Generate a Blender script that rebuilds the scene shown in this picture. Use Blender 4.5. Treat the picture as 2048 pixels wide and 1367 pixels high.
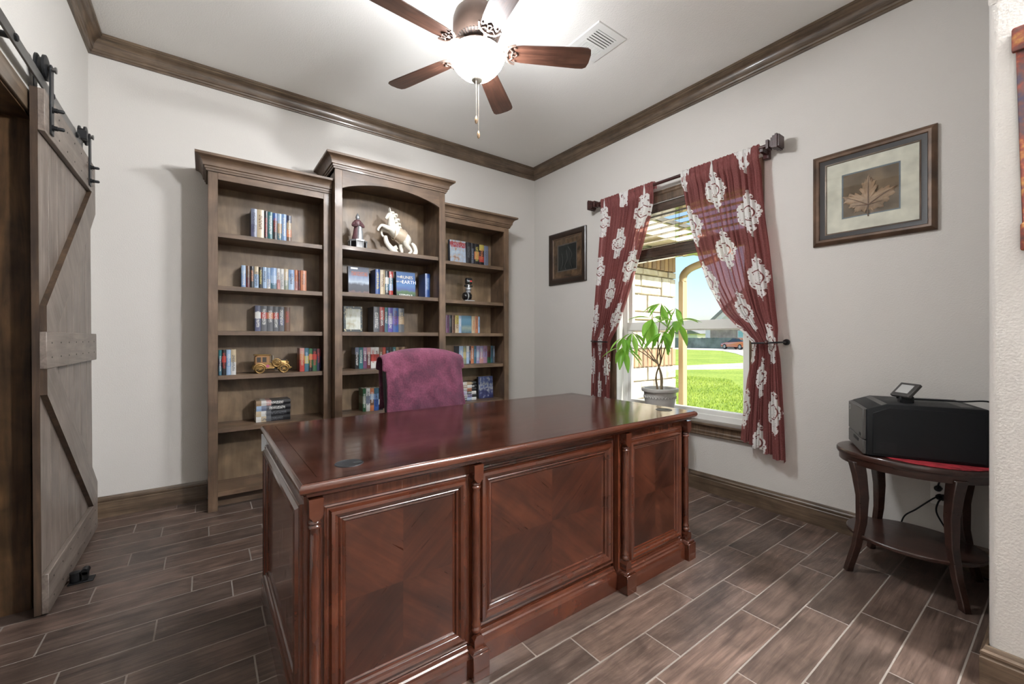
import bpy, bmesh, math, random
from mathutils import Vector, Matrix, noise as mnoise
random.seed(7)
for o in list(bpy.data.objects): bpy.data.objects.remove(o)
SC = bpy.context.scene
COL = SC.collection
PI = math.pi

# ------------------------------------------------------------------ camera, world, sun, exposure
cam_d = bpy.data.cameras.new('camera'); cam = bpy.data.objects.new('camera', cam_d); COL.objects.link(cam)
cam_d.sensor_width = 36.0; cam_d.lens = 837.4/2048*36.0; cam_d.clip_start = 0.02; cam_d.clip_end = 500
cam_d.shift_y = (676.6-683.5)/2048
cam.location = (-2.9696, -3.6253, 1.12)
cam.rotation_euler = (PI/2, 0, math.radians(53.717)-PI/2)
SC.camera = cam

W = bpy.data.worlds.new('sky'); SC.world = W; W.use_nodes = True
nt = W.node_tree; nt.nodes.clear()
sky = nt.nodes.new('ShaderNodeTexSky'); sky.sky_type = 'NISHITA'; sky.sun_disc = False
sky.sun_elevation = math.radians(38); sky.sun_rotation = math.radians(172); sky.air_density = 1.0; sky.dust_density = 1.5; sky.ozone_density = 1.5
bg = nt.nodes.new('ShaderNodeBackground'); bg.inputs['Strength'].default_value = 0.086
wo = nt.nodes.new('ShaderNodeOutputWorld')
nt.links.new(sky.outputs[0], bg.inputs[0]); nt.links.new(bg.outputs[0], wo.inputs[0])

sun_d = bpy.data.lights.new('sun', 'SUN'); sun_d.energy = 2.6; sun_d.angle = math.radians(0.6); sun_d.color = (1.0, 0.95, 0.86)
sun = bpy.data.objects.new('sun', sun_d); COL.objects.link(sun); sun.location = (6, -12, 14)
sun.rotation_euler = Vector((0.10, -1.0, 0.80)).to_track_quat('Z', 'Y').to_euler()

FAN_POWER = 56.0      # emission of the glass bowl of the ceiling fan
HALL_POWER = 262.0    # watts of the bulb in the hall pendant behind the camera
vs = SC.view_settings
vs.view_transform = 'Standard'; vs.look = 'None'; vs.gamma = 1.0; vs.exposure = 1.84; vs.use_curve_mapping = False

# ------------------------------------------------------------------ helpers: materials
def node(nt, t, props=None, **ins):
    n = nt.nodes.new(t)
    for k, v in (props or {}).items(): setattr(n, k, v)
    for k, v in ins.items():
        key = int(k[1:]) if k[0] == '_' else k.replace('_', ' ')
        s = n.inputs[key]
        if isinstance(v, bpy.types.NodeSocket): nt.links.new(v, s)
        else:
            if isinstance(v, (tuple, list)) and len(v) == 3 and s.type == 'RGBA': v = (*v, 1)
            s.default_value = v
    return n
def newmat(name):
    m = bpy.data.materials.new(name); m.use_nodes = True; nt = m.node_tree; nt.nodes.clear()
    return m, nt
def out(nt, sh): 
    o = nt.nodes.new('ShaderNodeOutputMaterial'); nt.links.new(sh, o.inputs[0])
def ramp(nt, fac, stops, interp='LINEAR'):
    r = nt.nodes.new('ShaderNodeValToRGB'); nt.links.new(fac, r.inputs[0]); r.color_ramp.interpolation = interp
    el = r.color_ramp.elements
    while len(el) < len(stops): el.new(0.5)
    for e, (p, c) in zip(el, stops): e.position = p; e.color = (*c, 1) if len(c) == 3 else c
    return r.outputs[0]
def math_(nt, op, a, b=0.0, c=0.0):
    n = nt.nodes.new('ShaderNodeMath'); n.operation = op
    for i, v in enumerate((a, b, c)):
        if isinstance(v, bpy.types.NodeSocket): nt.links.new(v, n.inputs[i])
        else: n.inputs[i].default_value = v
    return n.outputs[0]
def mix(nt, fac, a, b, blend='MIX'):
    n = nt.nodes.new('ShaderNodeMix'); n.data_type = 'RGBA'; n.blend_type = blend
    for s, v in ((n.inputs[0], fac), (n.inputs[6], a), (n.inputs[7], b)):
        if isinstance(v, bpy.types.NodeSocket): nt.links.new(v, s)
        else: s.default_value = (*v, 1) if isinstance(v, (tuple, list)) and len(v) == 3 else v
    return n.outputs[2]
def plain(name, col, rough=0.5, metal=0.0, bump=0.0, bscale=60, coat=0.0, var=0.0, sheen=0.0, spec=0.5, emit=None, estr=0.0):
    m, nt = newmat(name)
    p = node(nt, 'ShaderNodeBsdfPrincipled', Base_Color=col, Roughness=rough, Metallic=metal)
    p.inputs['Specular IOR Level'].default_value = spec
    if coat: p.inputs['Coat Weight'].default_value = coat; p.inputs['Coat Roughness'].default_value = 0.08
    if sheen: p.inputs['Sheen Weight'].default_value = sheen
    if emit: p.inputs['Emission Color'].default_value = (*emit, 1); p.inputs['Emission Strength'].default_value = estr
    if bump or var:
        tc = node(nt, 'ShaderNodeTexCoord')
        nz = node(nt, 'ShaderNodeTexNoise', Vector=tc.outputs['Object'], Scale=bscale, Detail=4.0)
        if bump:
            b = node(nt, 'ShaderNodeBump', Height=nz.outputs[0], Strength=bump, Distance=0.01); nt.links.new(b.outputs[0], p.inputs['Normal'])
        if var:
            n2 = node(nt, 'ShaderNodeTexNoise', Vector=tc.outputs['Object'], Scale=bscale*0.12, Detail=3.0)
            lo = tuple(c*(1-var) for c in col); hi = tuple(min(1, c*(1+var)) for c in col)
            nt.links.new(ramp(nt, n2.outputs[0], [(0.3, lo), (0.7, hi)]), p.inputs['Base Color'])
    out(nt, p.outputs[0]); return m
def wood(name, dark, mid, light, axis='x', scale=1.0, rough=0.4, coat=0.0, stretch=14.0, blotch=0.35, bump=0.12, rot=None, spec=0.5, rvar=0.0):
    m, nt = newmat(name)
    tc = node(nt, 'ShaderNodeTexCoord'); oi = node(nt, 'ShaderNodeObjectInfo')
    off = node(nt, 'ShaderNodeCombineXYZ', X=math_(nt, 'MULTIPLY', oi.outputs['Random'], 37.0), Y=math_(nt, 'MULTIPLY', oi.outputs['Random'], 91.0), Z=math_(nt, 'MULTIPLY', oi.outputs['Random'], 53.0))
    src = tc.outputs['Object']
    if rot:
        mr = node(nt, 'ShaderNodeMapping', Vector=src, Rotation=rot); src = mr.outputs[0]
    add = node(nt, 'ShaderNodeVectorMath', {'operation': 'ADD'}, _0=src, _1=off.outputs[0])
    s = [stretch*scale]*3; s['xyz'.index(axis)] = scale
    mp = node(nt, 'ShaderNodeMapping', Vector=add.outputs[0], Scale=tuple(s))
    n1 = node(nt, 'ShaderNodeTexNoise', Vector=mp.outputs[0], Scale=2.0, Detail=7.0, Roughness=0.62, Distortion=0.9)
    s2 = [stretch*5*scale]*3; s2['xyz'.index(axis)] = scale*2.0
    mp2 = node(nt, 'ShaderNodeMapping', Vector=add.outputs[0], Scale=tuple(s2))
    n2 = node(nt, 'ShaderNodeTexNoise', Vector=mp2.outputs[0], Scale=2.0, Detail=3.0)
    n3 = node(nt, 'ShaderNodeTexNoise', Vector=add.outputs[0], Scale=5.0*scale, Detail=3.0, Distortion=0.6)
    f = math_(nt, 'ADD', math_(nt, 'MULTIPLY', n1.outputs[0], 0.75), math_(nt, 'MULTIPLY', n2.outputs[0], 0.25))
    c = ramp(nt, f, [(0.3, dark), (0.5, mid), (0.72, light)])
    bl = ramp(nt, n3.outputs[0], [(0.3, (1-blotch,)*3), (0.68, (1+0.4*blotch,)*3)])
    c = mix(nt, 1.0, c, bl, 'MULTIPLY')
    if rvar: c = mix(nt, 1.0, c, ramp(nt, oi.outputs['Random'], [(0.0, (1-rvar, 1-rvar, 1-rvar)), (0.5, (1.0, 0.98, 0.97)), (1.0, (1+rvar, 1+rvar*0.7, 1+rvar*0.5))]), 'MULTIPLY')
    p = node(nt, 'ShaderNodeBsdfPrincipled', Base_Color=c)
    nt.links.new(math_(nt, 'MULTIPLY_ADD', n2.outputs[0], 0.15, rough-0.07), p.inputs['Roughness'])
    p.inputs['Specular IOR Level'].default_value = spec
    if coat: p.inputs['Coat Weight'].default_value = coat; p.inputs['Coat Roughness'].default_value = 0.07
    b = node(nt, 'ShaderNodeBump', Height=n2.outputs[0], Strength=bump, Distance=0.004); nt.links.new(b.outputs[0], p.inputs['Normal'])
    out(nt, p.outputs[0]); return m

# ------------------------------------------------------------------ helpers: geometry
class MB:
    def __init__(s): s.v = []; s.f = []; s.m = []
    def add(s, vs, fs, mi=0):
        o = len(s.v); s.v += [tuple(v) for v in vs]; s.f += [tuple(i+o for i in f) for f in fs]; s.m += [mi]*len(fs); return s
    def box(s, x0, x1, y0, y1, z0, z1, mi=0):
        if x0 > x1: x0, x1 = x1, x0
        if y0 > y1: y0, y1 = y1, y0
        if z0 > z1: z0, z1 = z1, z0
        return s.add([(x0,y0,z0),(x1,y0,z0),(x1,y1,z0),(x0,y1,z0),(x0,y0,z1),(x1,y0,z1),(x1,y1,z1),(x0,y1,z1)],
                     [(0,3,2,1),(4,5,6,7),(0,1,5,4),(1,2,6,5),(2,3,7,6),(3,0,4,7)], mi)
    def loft(s, rings, cap=True, closed=False, mi=0):
        n = len(rings[0]); vs = [p for r in rings for p in r]; fs = []
        R = len(rings)
        for i in range(R if closed else R-1):
            j = (i+1) % R
            for k in range(n):
                fs.append((i*n+k, i*n+(k+1)%n, j*n+(k+1)%n, j*n+k))
        if cap and not closed: fs.append(tuple(range(n))[::-1]); fs.append(tuple((R-1)*n+k for k in range(n)))
        return s.add(vs, fs, mi)
    def lathe(s, prof, n=24, c=(0,0,0), cap=True, axis='z', a0=0.0, mi=0):
        rings = []
        for r, h in prof:
            ring = []
            for k in range(n):
                a = a0+2*PI*k/n; p = (r*math.cos(a), r*math.sin(a), h)
                if axis == 'x': p = (h, r*math.cos(a), r*math.sin(a))
                if axis == 'y': p = (r*math.sin(a), h, r*math.cos(a))
                ring.append((c[0]+p[0], c[1]+p[1], c[2]+p[2]))
            rings.append(ring)
        return s.loft(rings, cap, mi=mi)
    def tube(s, pts, r, n=8, mi=0, cap=True):
        pts = [Vector(p) for p in pts]; rings = []; up = None
        for i, p in enumerate(pts):
            t = (pts[min(i+1, len(pts)-1)]-pts[max(i-1, 0)]).normalized()
            if up is None: up = Vector((0,0,1)) if abs(t.z) < 0.9 else Vector((1,0,0))
            a = t.cross(up).normalized(); b = a.cross(t).normalized(); up = b
            rr = r[i] if isinstance(r, (list, tuple)) else r
            rings.append([p+a*(rr*math.cos(2*PI*k/n))+b*(rr*math.sin(2*PI*k/n)) for k in range(n)])
        return s.loft(rings, cap, mi=mi)
    def prism(s, poly, h0, h1, axis='z', mi=0):
        def P(a, b, h): return {'z': (a, b, h), 'y': (a, h, b), 'x': (h, a, b)}[axis]
        return s.loft([[P(a, b, h0) for a, b in poly], [P(a, b, h1) for a, b in poly]], mi=mi)
    def run(s, p0, p1, nrm, prof, m0=0.0, m1=0.0, mi=0):
        """moulding with profile (out, z) along p0->p1, mitred at the ends: m = +1 shortens with the projection, -1 lengthens"""
        p0 = Vector(p0); p1 = Vector(p1); nrm = Vector(nrm); t = (p1-p0).normalized()
        r0 = [p0+nrm*d+t*(d*m0)+Vector((0,0,z)) for d, z in prof]; r1 = [p1+nrm*d-t*(d*m1)+Vector((0,0,z)) for d, z in prof]
        return s.loft([r0, r1], mi=mi)
    def frame(s, O, U, V, N, u0, u1, v0, v1, prof, mi=0):
        """rectangular picture-frame moulding: prof = (inward, proud) points"""
        O, U, V, N = map(Vector, (O, U, V, N)); rings = []
        for (a, b), (sa, sb) in zip(((u0,v0),(u1,v0),(u1,v1),(u0,v1)), ((1,1),(-1,1),(-1,-1),(1,-1))):
            rings.append([O+U*(a+sa*d)+V*(b+sb*d)+N*h for d, h in prof])
        return s.loft(rings, closed=True, mi=mi)
    def xf(s, M_):
        s.v = [tuple(M_ @ Vector(v)) for v in s.v]; return s
def build(name, mb, mats, bevel=0.0, seg=1, smooth=40, shift=(0,0,0)):
    me = bpy.data.meshes.new(name)
    me.from_pydata([(v[0]-shift[0], v[1]-shift[1], v[2]-shift[2]) for v in mb.v], [], mb.f)
    mats = mats if isinstance(mats, (list, tuple)) else [mats]
    for m in mats: me.materials.append(m)
    for p, mi in zip(me.polygons, mb.m): p.material_index = mi
    bm = bmesh.new(); bm.from_mesh(me)
    bmesh.ops.recalc_face_normals(bm, faces=bm.faces)
    if bevel:
        es = [e for e in bm.edges if len(e.link_faces) == 2 and e.calc_face_angle(0) > 0.5]
        bmesh.ops.bevel(bm, geom=es, offset=bevel, segments=seg, affect='EDGES', profile=0.5, clamp_overlap=True)
    bm.to_mesh(me); bm.free()
    if smooth:
        me.polygons.foreach_set('use_smooth', [True]*len(me.polygons)); me.set_sharp_from_angle(angle=math.radians(smooth))
    me.update(); return me
WLOC = {}
def tag(o, label=None, cat=None, group=None, kind=None):
    if label: o['label'] = label
    if cat: o['category'] = cat
    if group: o['group'] = group
    if kind: o['kind'] = kind
    return o
def thing(name, label, cat, loc=(0,0,0), rz=0.0, group=None):
    o = bpy.data.objects.new(name, None); COL.objects.link(o); o.location = loc; o.rotation_euler = (0,0,rz)
    o.empty_display_size = 0.05; WLOC[o] = Vector(loc); return tag(o, label, cat, group)
def part(name, mb, mats, parent, bevel=0.0, seg=1, smooth=40, local=False, label=None):
    sh = (0,0,0) if local or parent is None else WLOC.get(parent, Vector((0,0,0)))
    o = bpy.data.objects.new(name, build(name, mb, mats, bevel, seg, smooth, sh)); COL.objects.link(o)
    if parent is not None: o.parent = parent
    WLOC[o] = WLOC.get(parent, Vector((0,0,0)))
    if label: o['label'] = label
    return o
def solo(name, mb, mats, label, cat, group=None, loc=None, **k):
    loc = loc if loc is not None else (sum(v[0] for v in mb.v)/len(mb.v), sum(v[1] for v in mb.v)/len(mb.v), min(v[2] for v in mb.v))
    o = bpy.data.objects.new(name, build(name, mb, mats, k.get('bevel', 0), k.get('seg', 1), k.get('smooth', 40), loc)); COL.objects.link(o)
    o.location = loc; WLOC[o] = Vector(loc); return tag(o, label, cat, group)
def struct(name, mb, mats, parent=None, **k):
    o = part(name, mb, mats, parent, **k)
    if parent is None: o['kind'] = 'structure'
    return o
def dup(root, loc=None, rz=None, label=None):
    r = root.copy(); COL.objects.link(r)
    if loc is not None: r.location = loc
    if rz is not None: r.rotation_euler = (0,0,rz)
    if label: r['label'] = label
    for ch in list(root.children):
        c = ch.copy(); COL.objects.link(c); c.parent = r
        for g in ch.children:
            d = g.copy(); COL.objects.link(d); d.parent = c
    return r
def curve(pts, n=10):
    """Catmull-Rom through points"""
    P = [Vector(p) for p in pts]; P = [P[0]*2-P[1]]+P+[P[-1]*2-P[-2]]; o = []
    for i in range(1, len(P)-2):
        a, b, c, d = P[i-1:i+3]
        for k in range(n):
            t = k/n; o.append(0.5*((2*b)+(c-a)*t+(2*a-5*b+4*c-d)*t*t+(3*b-a-3*c+d)*t**3))
    return o+[P[-2]]
def lerp_table(tab, t):
    for (a, *va), (b, *vb) in zip(tab, tab[1:]):
        if t <= b: 
            k = max(0, (t-a)/(b-a)); k2 = k
            return [x+(y-x)*k2 for x, y in zip(va, vb)]
    return list(tab[-1][1:])

# ------------------------------------------------------------------ materials
M = {}
M['wall'] = plain('greige_wall_paint', (0.565,0.54,0.508), 0.75, bump=0.18, bscale=140)
M['ceil'] = plain('ceiling_paint', (0.86,0.845,0.815), 0.8, bump=0.2, bscale=120)
M['trim'] = wood('stained_trim_wood', (0.052,0.034,0.021), (0.115,0.077,0.049), (0.205,0.142,0.092), 'x', 1.4, 0.34, coat=0.25)
M['trimy'] = wood('stained_trim_wood_y', (0.052,0.034,0.021), (0.115,0.077,0.049), (0.205,0.142,0.092), 'y', 1.4, 0.34, coat=0.25)
M['trimz'] = wood('stained_trim_wood_z', (0.04,0.025,0.015), (0.1,0.062,0.037), (0.18,0.118,0.072), 'z', 1.4, 0.36, coat=0.2)
M['case'] = wood('stained_maple', (0.066,0.037,0.021), (0.122,0.074,0.044), (0.185,0.118,0.074), 'x', 1.2, 0.46, coat=0.05, stretch=9, blotch=0.45)
M['casez'] = wood('stained_maple_upright', (0.066,0.037,0.021), (0.122,0.074,0.044), (0.185,0.118,0.074), 'z', 1.2, 0.46, coat=0.05, stretch=9, blotch=0.45)
M['caseback'] = wood('stained_maple_back', (0.115,0.073,0.041), (0.20,0.134,0.078), (0.295,0.205,0.127), 'z', 0.9, 0.42, stretch=5, blotch=0.5)
M['tile'] = wood('wood_look_tile', (0.045,0.030,0.0235), (0.112,0.076,0.060), (0.195,0.138,0.112), 'x', 1.5, 0.36, stretch=11, blotch=0.42, bump=0.25, rvar=0.2)
M['grout'] = plain('grout', (0.25,0.215,0.187), 0.85, bump=0.2, bscale=300)
M['doorw'] = wood('grey_brown_pine', (0.10,0.077,0.062), (0.195,0.156,0.131), (0.285,0.237,0.205), 'z', 1.2, 0.42, stretch=12, blotch=0.25)
M['doory'] = wood('grey_brown_pine_y', (0.10,0.077,0.062), (0.19,0.152,0.127), (0.275,0.228,0.195), 'y', 1.2, 0.42, stretch=12, blotch=0.25)
M['dooredge'] = wood('dark_sawn_edge', (0.02,0.013,0.009), (0.06,0.036,0.022), (0.13,0.08,0.045), 'z', 1.2, 0.5, stretch=8)
M['jamb'] = wood('stained_jamb_wood', (0.022,0.012,0.007), (0.08,0.043,0.02), (0.17,0.092,0.04), 'z', 1.1, 0.38, stretch=7, blotch=0.6, coat=0.2)
MAHO = ((0.040,0.0105,0.005), (0.086,0.0225,0.01), (0.14,0.040,0.0175))
M['mah'] = wood('mahogany', *MAHO, 'x', 1.2, 0.26, coat=0.55, stretch=10, blotch=0.3, bump=0.04)
M['mahy'] = wood('mahogany_y', *MAHO, 'y', 1.2, 0.26, coat=0.55, stretch=10, blotch=0.3, bump=0.04)
M['mahz'] = wood('mahogany_z', *MAHO, 'z', 1.2, 0.24, coat=0.6, stretch=10, blotch=0.3, bump=0.04)
M['mahf'] = wood('mahogany_moulding', (0.038,0.0095,0.0045), (0.074,0.0188,0.0082), (0.116,0.0315,0.0138), 'x', 1.0, 0.22, coat=0.7, stretch=1.6, blotch=0.25, bump=0.0)
M['mahtop'] = wood('mahogany_top', (0.014,0.0045,0.003), (0.032,0.0095,0.006), (0.055,0.017,0.01), 'x', 1.0, 0.13, spec=0.48, stretch=9, blotch=0.25, bump=0.015)
for i, a in enumerate((0.7, -0.7)):
    M['ven%d' % i] = wood('veneer_%d' % i, *(((0.022,0.0068,0.004), (0.039,0.0118,0.0064), (0.065,0.0198,0.0098)), ((0.032,0.0097,0.0051), (0.059,0.0173,0.0087), (0.09,0.0276,0.013)))[i], 'x', 1.4, 0.3, coat=0.4, stretch=8, blotch=0.4, bump=0.03, rot=(0, a, 0))
M['black'] = plain('black_iron', (0.012,0.013,0.015), 0.42, metal=0.3, bump=0.05, bscale=300)
M['steel'] = plain('brushed_steel', (0.16,0.155,0.15), 0.38, metal=0.75)
M['bronze'] = plain('fan_bronze', (0.10,0.066,0.052), 0.42, metal=0.5, var=0.3, bscale=40)
M['bronzed'] = plain('dark_slot', (0.035,0.025,0.02), 0.6)
M['blade'] = wood('fan_blade_walnut', (0.022,0.009,0.006), (0.058,0.024,0.015), (0.105,0.046,0.029), 'x', 1.6, 0.36, stretch=12, blotch=0.25, coat=0.2)
M['white'] = plain('white_vinyl', (0.78,0.77,0.74), 0.4)
M['whitem'] = plain('white_metal', (0.8,0.8,0.78), 0.45)
M['dark'] = plain('dark_void', (0.01,0.01,0.011), 0.8)
def glass_mat():
    m, nt = newmat('window_glass')
    g = node(nt, 'ShaderNodeNewGeometry'); dt = node(nt, 'ShaderNodeVectorMath', {'operation': 'DOT_PRODUCT'}, _0=g.outputs['Incoming'], _1=g.outputs['Normal'])
    c = math_(nt, 'ABSOLUTE', dt.outputs['Value']); fr = math_(nt, 'MULTIPLY_ADD', math_(nt, 'POWER', math_(nt, 'SUBTRACT', 1.0, c), 5.0), 0.5, 0.025)
    tr = node(nt, 'ShaderNodeBsdfTransparent', Color=(0.95,0.97,0.97)); gl = node(nt, 'ShaderNodeBsdfGlossy', Roughness=0.02)
    mx = node(nt, 'ShaderNodeMixShader', _0=fr, _1=tr.outputs[0], _2=gl.outputs[0]); out(nt, mx.outputs[0]); return m
M['glass'] = glass_mat()
def bowl_mat():
    m, nt = newmat('lit_milk_glass')
    e = node(nt, 'ShaderNodeEmission', Color=(0.95,0.975,1.0), Strength=FAN_POWER); out(nt, e.outputs[0]); return m
M['bowl'] = bowl_mat()

# ------------------------------------------------------------------ the room shell
XL, ZC, YF, XP = -3.548, 2.99, -3.446, -0.934      # left wall, ceiling, front wall, pier beside the camera
OY0, OY1, OZ0, OZ1 = -1.163, -2.297, 0.50, 2.222   # window opening
DY0, DY1, DZ = -1.037, -2.02, 2.04                 # doorway in the left wall
struct('wall_back', MB().box(XL-0.14, 0.14, 0, 0.14, 0, ZC), M['wall'])
w = MB().box(0, 0.14, OY0, 0, 0, ZC).box(0, 0.14, -3.6, OY1, 0, ZC).box(0, 0.14, OY1, OY0, 0, OZ0).box(0, 0.14, OY1, OY0, OZ1, ZC)
struct('wall_right', w, M['wall'])
w = MB().box(XL-0.14, XL, DY0, 0, 0, ZC).box(XL-0.14, XL, -6.7, DY1, 0, ZC).box(XL-0.14, XL, DY1, DY0, DZ, ZC)
struct('wall_left', w, M['wall'])
r = 0.022; pts = [(0.0, YF)]+[(XP+r-r*math.sin(a), YF-r+r*math.cos(a)) for a in [i*PI/12 for i in range(7)]]+[(XP, -6.6), (0.0, -6.6)]
struct('wall_front', MB().prism(pts, 0, ZC), M['wall'], smooth=50)
# plastered arch over the opening the camera stands in
arch = [(XP, 2.99), (XL, 2.99)]
for i in range(25):
    x = XL+(XP-XL)*i/24; u = (x-(XL+XP)/2)/((XP-XL)/2); arch.append((x, 2.19+0.62*math.sqrt(max(0, 1-abs(u)**3.2))))
struct('wall_header', MB().prism(arch, YF, YF-0.15, 'y'), M['wall'])
struct('wall_hall_end', MB().box(XL-0.14, 0, -6.7, -6.6, 0, ZC), M['wall'])
struct('wall_next_room', MB().box(-5.0, -4.9, -3.2, 0.1, 0, ZC).box(-4.9, XL-0.14, 0.0, 0.1, 0, ZC).box(-4.9, XL-0.14, -3.2, -3.1, 0, ZC), M['wall'])
struct('ceiling', MB().box(-5.0, 0.14, -6.7, 0.14, ZC, ZC+0.1), M['ceil'])

# floor: grout bed with one object per wood-look tile
floor = struct('floor', MB().box(-5.0, 0.0, -6.7, 0.0, -0.12, -0.0007), M['grout'])
TP, TL, G = 0.1497, 0.586, 0.0042
known = {1:-3.302, 2:-3.17, 3:-2.95, 4:-3.277, 5:-3.13, 6:-3.365, 7:-3.016, 8:-3.455, 9:-3.123, 10:-3.363, 15:-2.026, 16:-1.865, 17:-1.03, 18:-0.592, 19:-0.94, 20:-0.802, 21:-0.529}
full = None
for k in range(-1, 44):
    y1 = -0.093-TP*k if k >= 0 else 0.0; y0 = max(-6.6, -0.093-TP*(k+1)); y1 = min(y1, 0)
    xr = 0.0 if y1 > YF+0.02 else XP; xlo = -4.3 if DY1 < y0 and y1 < DY0+0.1 else XL
    j = known.get(k, -random.random()*TL); j = j-math.ceil(j/TL)*TL      # offset into (-TL, 0]
    x1 = j
    edges = [xr]; x = j
    while x > xr: x -= TL
    while x > xlo+0.01: edges.append(x); x -= TL
    edges.append(xlo)
    for a, b in zip(edges[1:], edges):
        if b-a < 0.012: continue
        cx, cy = (a+b)/2, (y0+y1)/2; hx, hy = (b-a-G)/2, (y1-y0-G)/2
        isfull = abs(b-a-TL) < 1e-4 and abs(y1-y0-TP) < 1e-4
        if isfull and full: me = full
        else:
            bv = 0.0012; q = MB()
            q.loft([[(-hx,-hy,-0.008),(hx,-hy,-0.008),(hx,hy,-0.008),(-hx,hy,-0.008)], [(-hx,-hy,-bv),(hx,-hy,-bv),(hx,hy,-bv),(-hx,hy,-bv)],
                    [(-hx+bv,-hy+bv,0),(hx-bv,-hy+bv,0),(hx-bv,hy-bv,0),(-hx+bv,hy-bv,0)]])
            me = build('tile', q, M['tile'], smooth=0)
            if isfull: full = me
        t = bpy.data.objects.new('tile', me); COL.objects.link(t); t.parent = floor; t.location = (cx, cy, 0)

CR = [(0, 2.878), (0.011, 2.878), (0.013, 2.888), (0.019, 2.892), (0.022, 2.902)]
for i in range(7):
    a = i/6*PI/2; CR.append((0.026+0.036*(1-math.cos(a)), 2.906+0.056*math.sin(a)))
CR += [(0.066, 2.966), (0.066, 2.973), (0.072, 2.976), (0.072, ZC), (0, ZC)]
struct('trim_1', MB().run((XL,0,0), (0,0,0), (0,-1,0), CR, 1, 1), M['trim'], smooth=25)
struct('trim_2', MB().run((0,0,0), (0,YF,0), (-1,0,0), CR, 1, 0), M['trimy'], smooth=25)
struct('trim_3', MB().run((XL,YF,0), (XL,0,0), (1,0,0), CR, 0, 1), M['trimy'], smooth=25)
BB = [(0,0.0), (0.018,0.0), (0.018,0.094), (0.014,0.098), (0.0145,0.103), (0.017,0.107), (0.0165,0.114), (0.011,0.120), (0.0095,0.126), (0.006,0.133), (0,0.133)]
struct('baseboard_back', MB().run((XL,0,0), (-2.956,0,0), (0,-1,0), BB, 1, 0).run((-0.568,0,0), (0,0,0), (0,-1,0), BB, 0, 1), M['trim'], smooth=25)
struct('baseboard_right', MB().run((0,0,0), (0,YF,0), (-1,0,0), BB, 1, 1), M['trimy'], smooth=25)
struct('baseboard_left', MB().run((XL,-0.955,0), (XL,0,0), (1,0,0), BB, 0, 1).run((XL,-6.6,0), (XL,DY1-0.09,0), (1,0,0), BB, 0, 0), M['trimy'], smooth=25)
struct('baseboard_front', MB().run((0,YF,0), (XP,YF,0), (0,1,0), BB, 1, -1).run((XP,YF,0), (XP,-6.6,0), (-1,0,0), BB, -1, 0), M['trimy'], smooth=25)
# doorway: jambs and casing
dj = struct('trim_4', MB().box(XL-0.14, XL+0.001, DY0-0.018, DY0, 0, DZ), M['jamb'], bevel=0.002)
struct('head_jamb', MB().box(XL-0.14, XL+0.001, DY1, DY0-0.018, DZ-0.018, DZ), M['jamb'], dj)
struct('near_jamb', MB().box(XL-0.14, XL+0.001, DY1, DY1+0.018, 0, DZ-0.018), M['jamb'], dj)
struct('head_casing', MB().box(XL, XL+0.012, DY1-0.07, DY0+0.07, DZ-0.01, DZ+0.075), M['trimy'], dj, bevel=0.003)
struct('side_casing', MB().box(XL, XL+0.012, DY0, DY0+0.07, 0, DZ-0.01), M['trimz'], dj, bevel=0.003)
struct('side_casing', MB().box(XL, XL+0.012, DY1-0.07, DY1, 0, DZ-0.01), M['trimz'], dj, bevel=0.003)

# ------------------------------------------------------------------ window with casing, sashes, panes
win = struct('window_1', MB().frame((0,0,0), (0,-1,0), (0,0,1), (-1,0,0), -OY0, -OY1, OZ0, OZ1,
      [(0,-0.135), (0,-0.085), (0.05,-0.085), (0.05,-0.135)]), M['white'], bevel=0.003)
cp = [(0.0,0.0), (0.0,0.012), (-0.012,0.016), (-0.05,0.014), (-0.06,0.019), (-0.074,0.019), (-0.08,0.022), (-0.088,0.02), (-0.09,0.0)]
struct('window_casing', MB().frame((0,0,0), (0,-1,0), (0,0,1), (-1,0,0), -OY0, -OY1, OZ0, OZ1, cp), M['trimz'], win, smooth=25)
struct('window_reveal', MB().frame((0,0,0), (0,-1,0), (0,0,1), (-1,0,0), -OY0, -OY1, OZ0, OZ1, [(0,0.001), (0.004,0.001), (0.004,-0.085), (0,-0.085)]), M['whitem'], win)
struct('window_stool', MB().box(-0.034, 0.085, OY1, OY0, 0.488, 0.507), M['trimy'], win, bevel=0.004, seg=2)
def sash(z0, z1, x0, nm):
    struct(nm, MB().frame((0,0,0), (0,-1,0), (0,0,1), (-1,0,0), -OY0+0.05, -OY1-0.05, z0, z1, [(0,-x0-0.028), (0,-x0), (0.034,-x0), (0.04,-x0-0.008), (0.04,-x0-0.028)]), M['white'], win)
    struct('pane', MB().box(x0+0.012, x0+0.017, OY1+0.085, OY0-0.085, z0+0.035, z1-0.035), M['glass'], win, smooth=0)
sash(0.548, 1.225, 0.09, 'lower_sash'); sash(1.195, 2.175, 0.108, 'upper_sash')
struct('meeting_rail', MB().box(0.082, 0.112, OY1+0.05, OY0-0.05, 1.19, 1.262), M['white'], win, bevel=0.004)
struct('sash_lock', MB().box(0.07, 0.084, -1.76, -1.70, 1.235, 1.25), M['white'], win, bevel=0.002)

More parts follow.
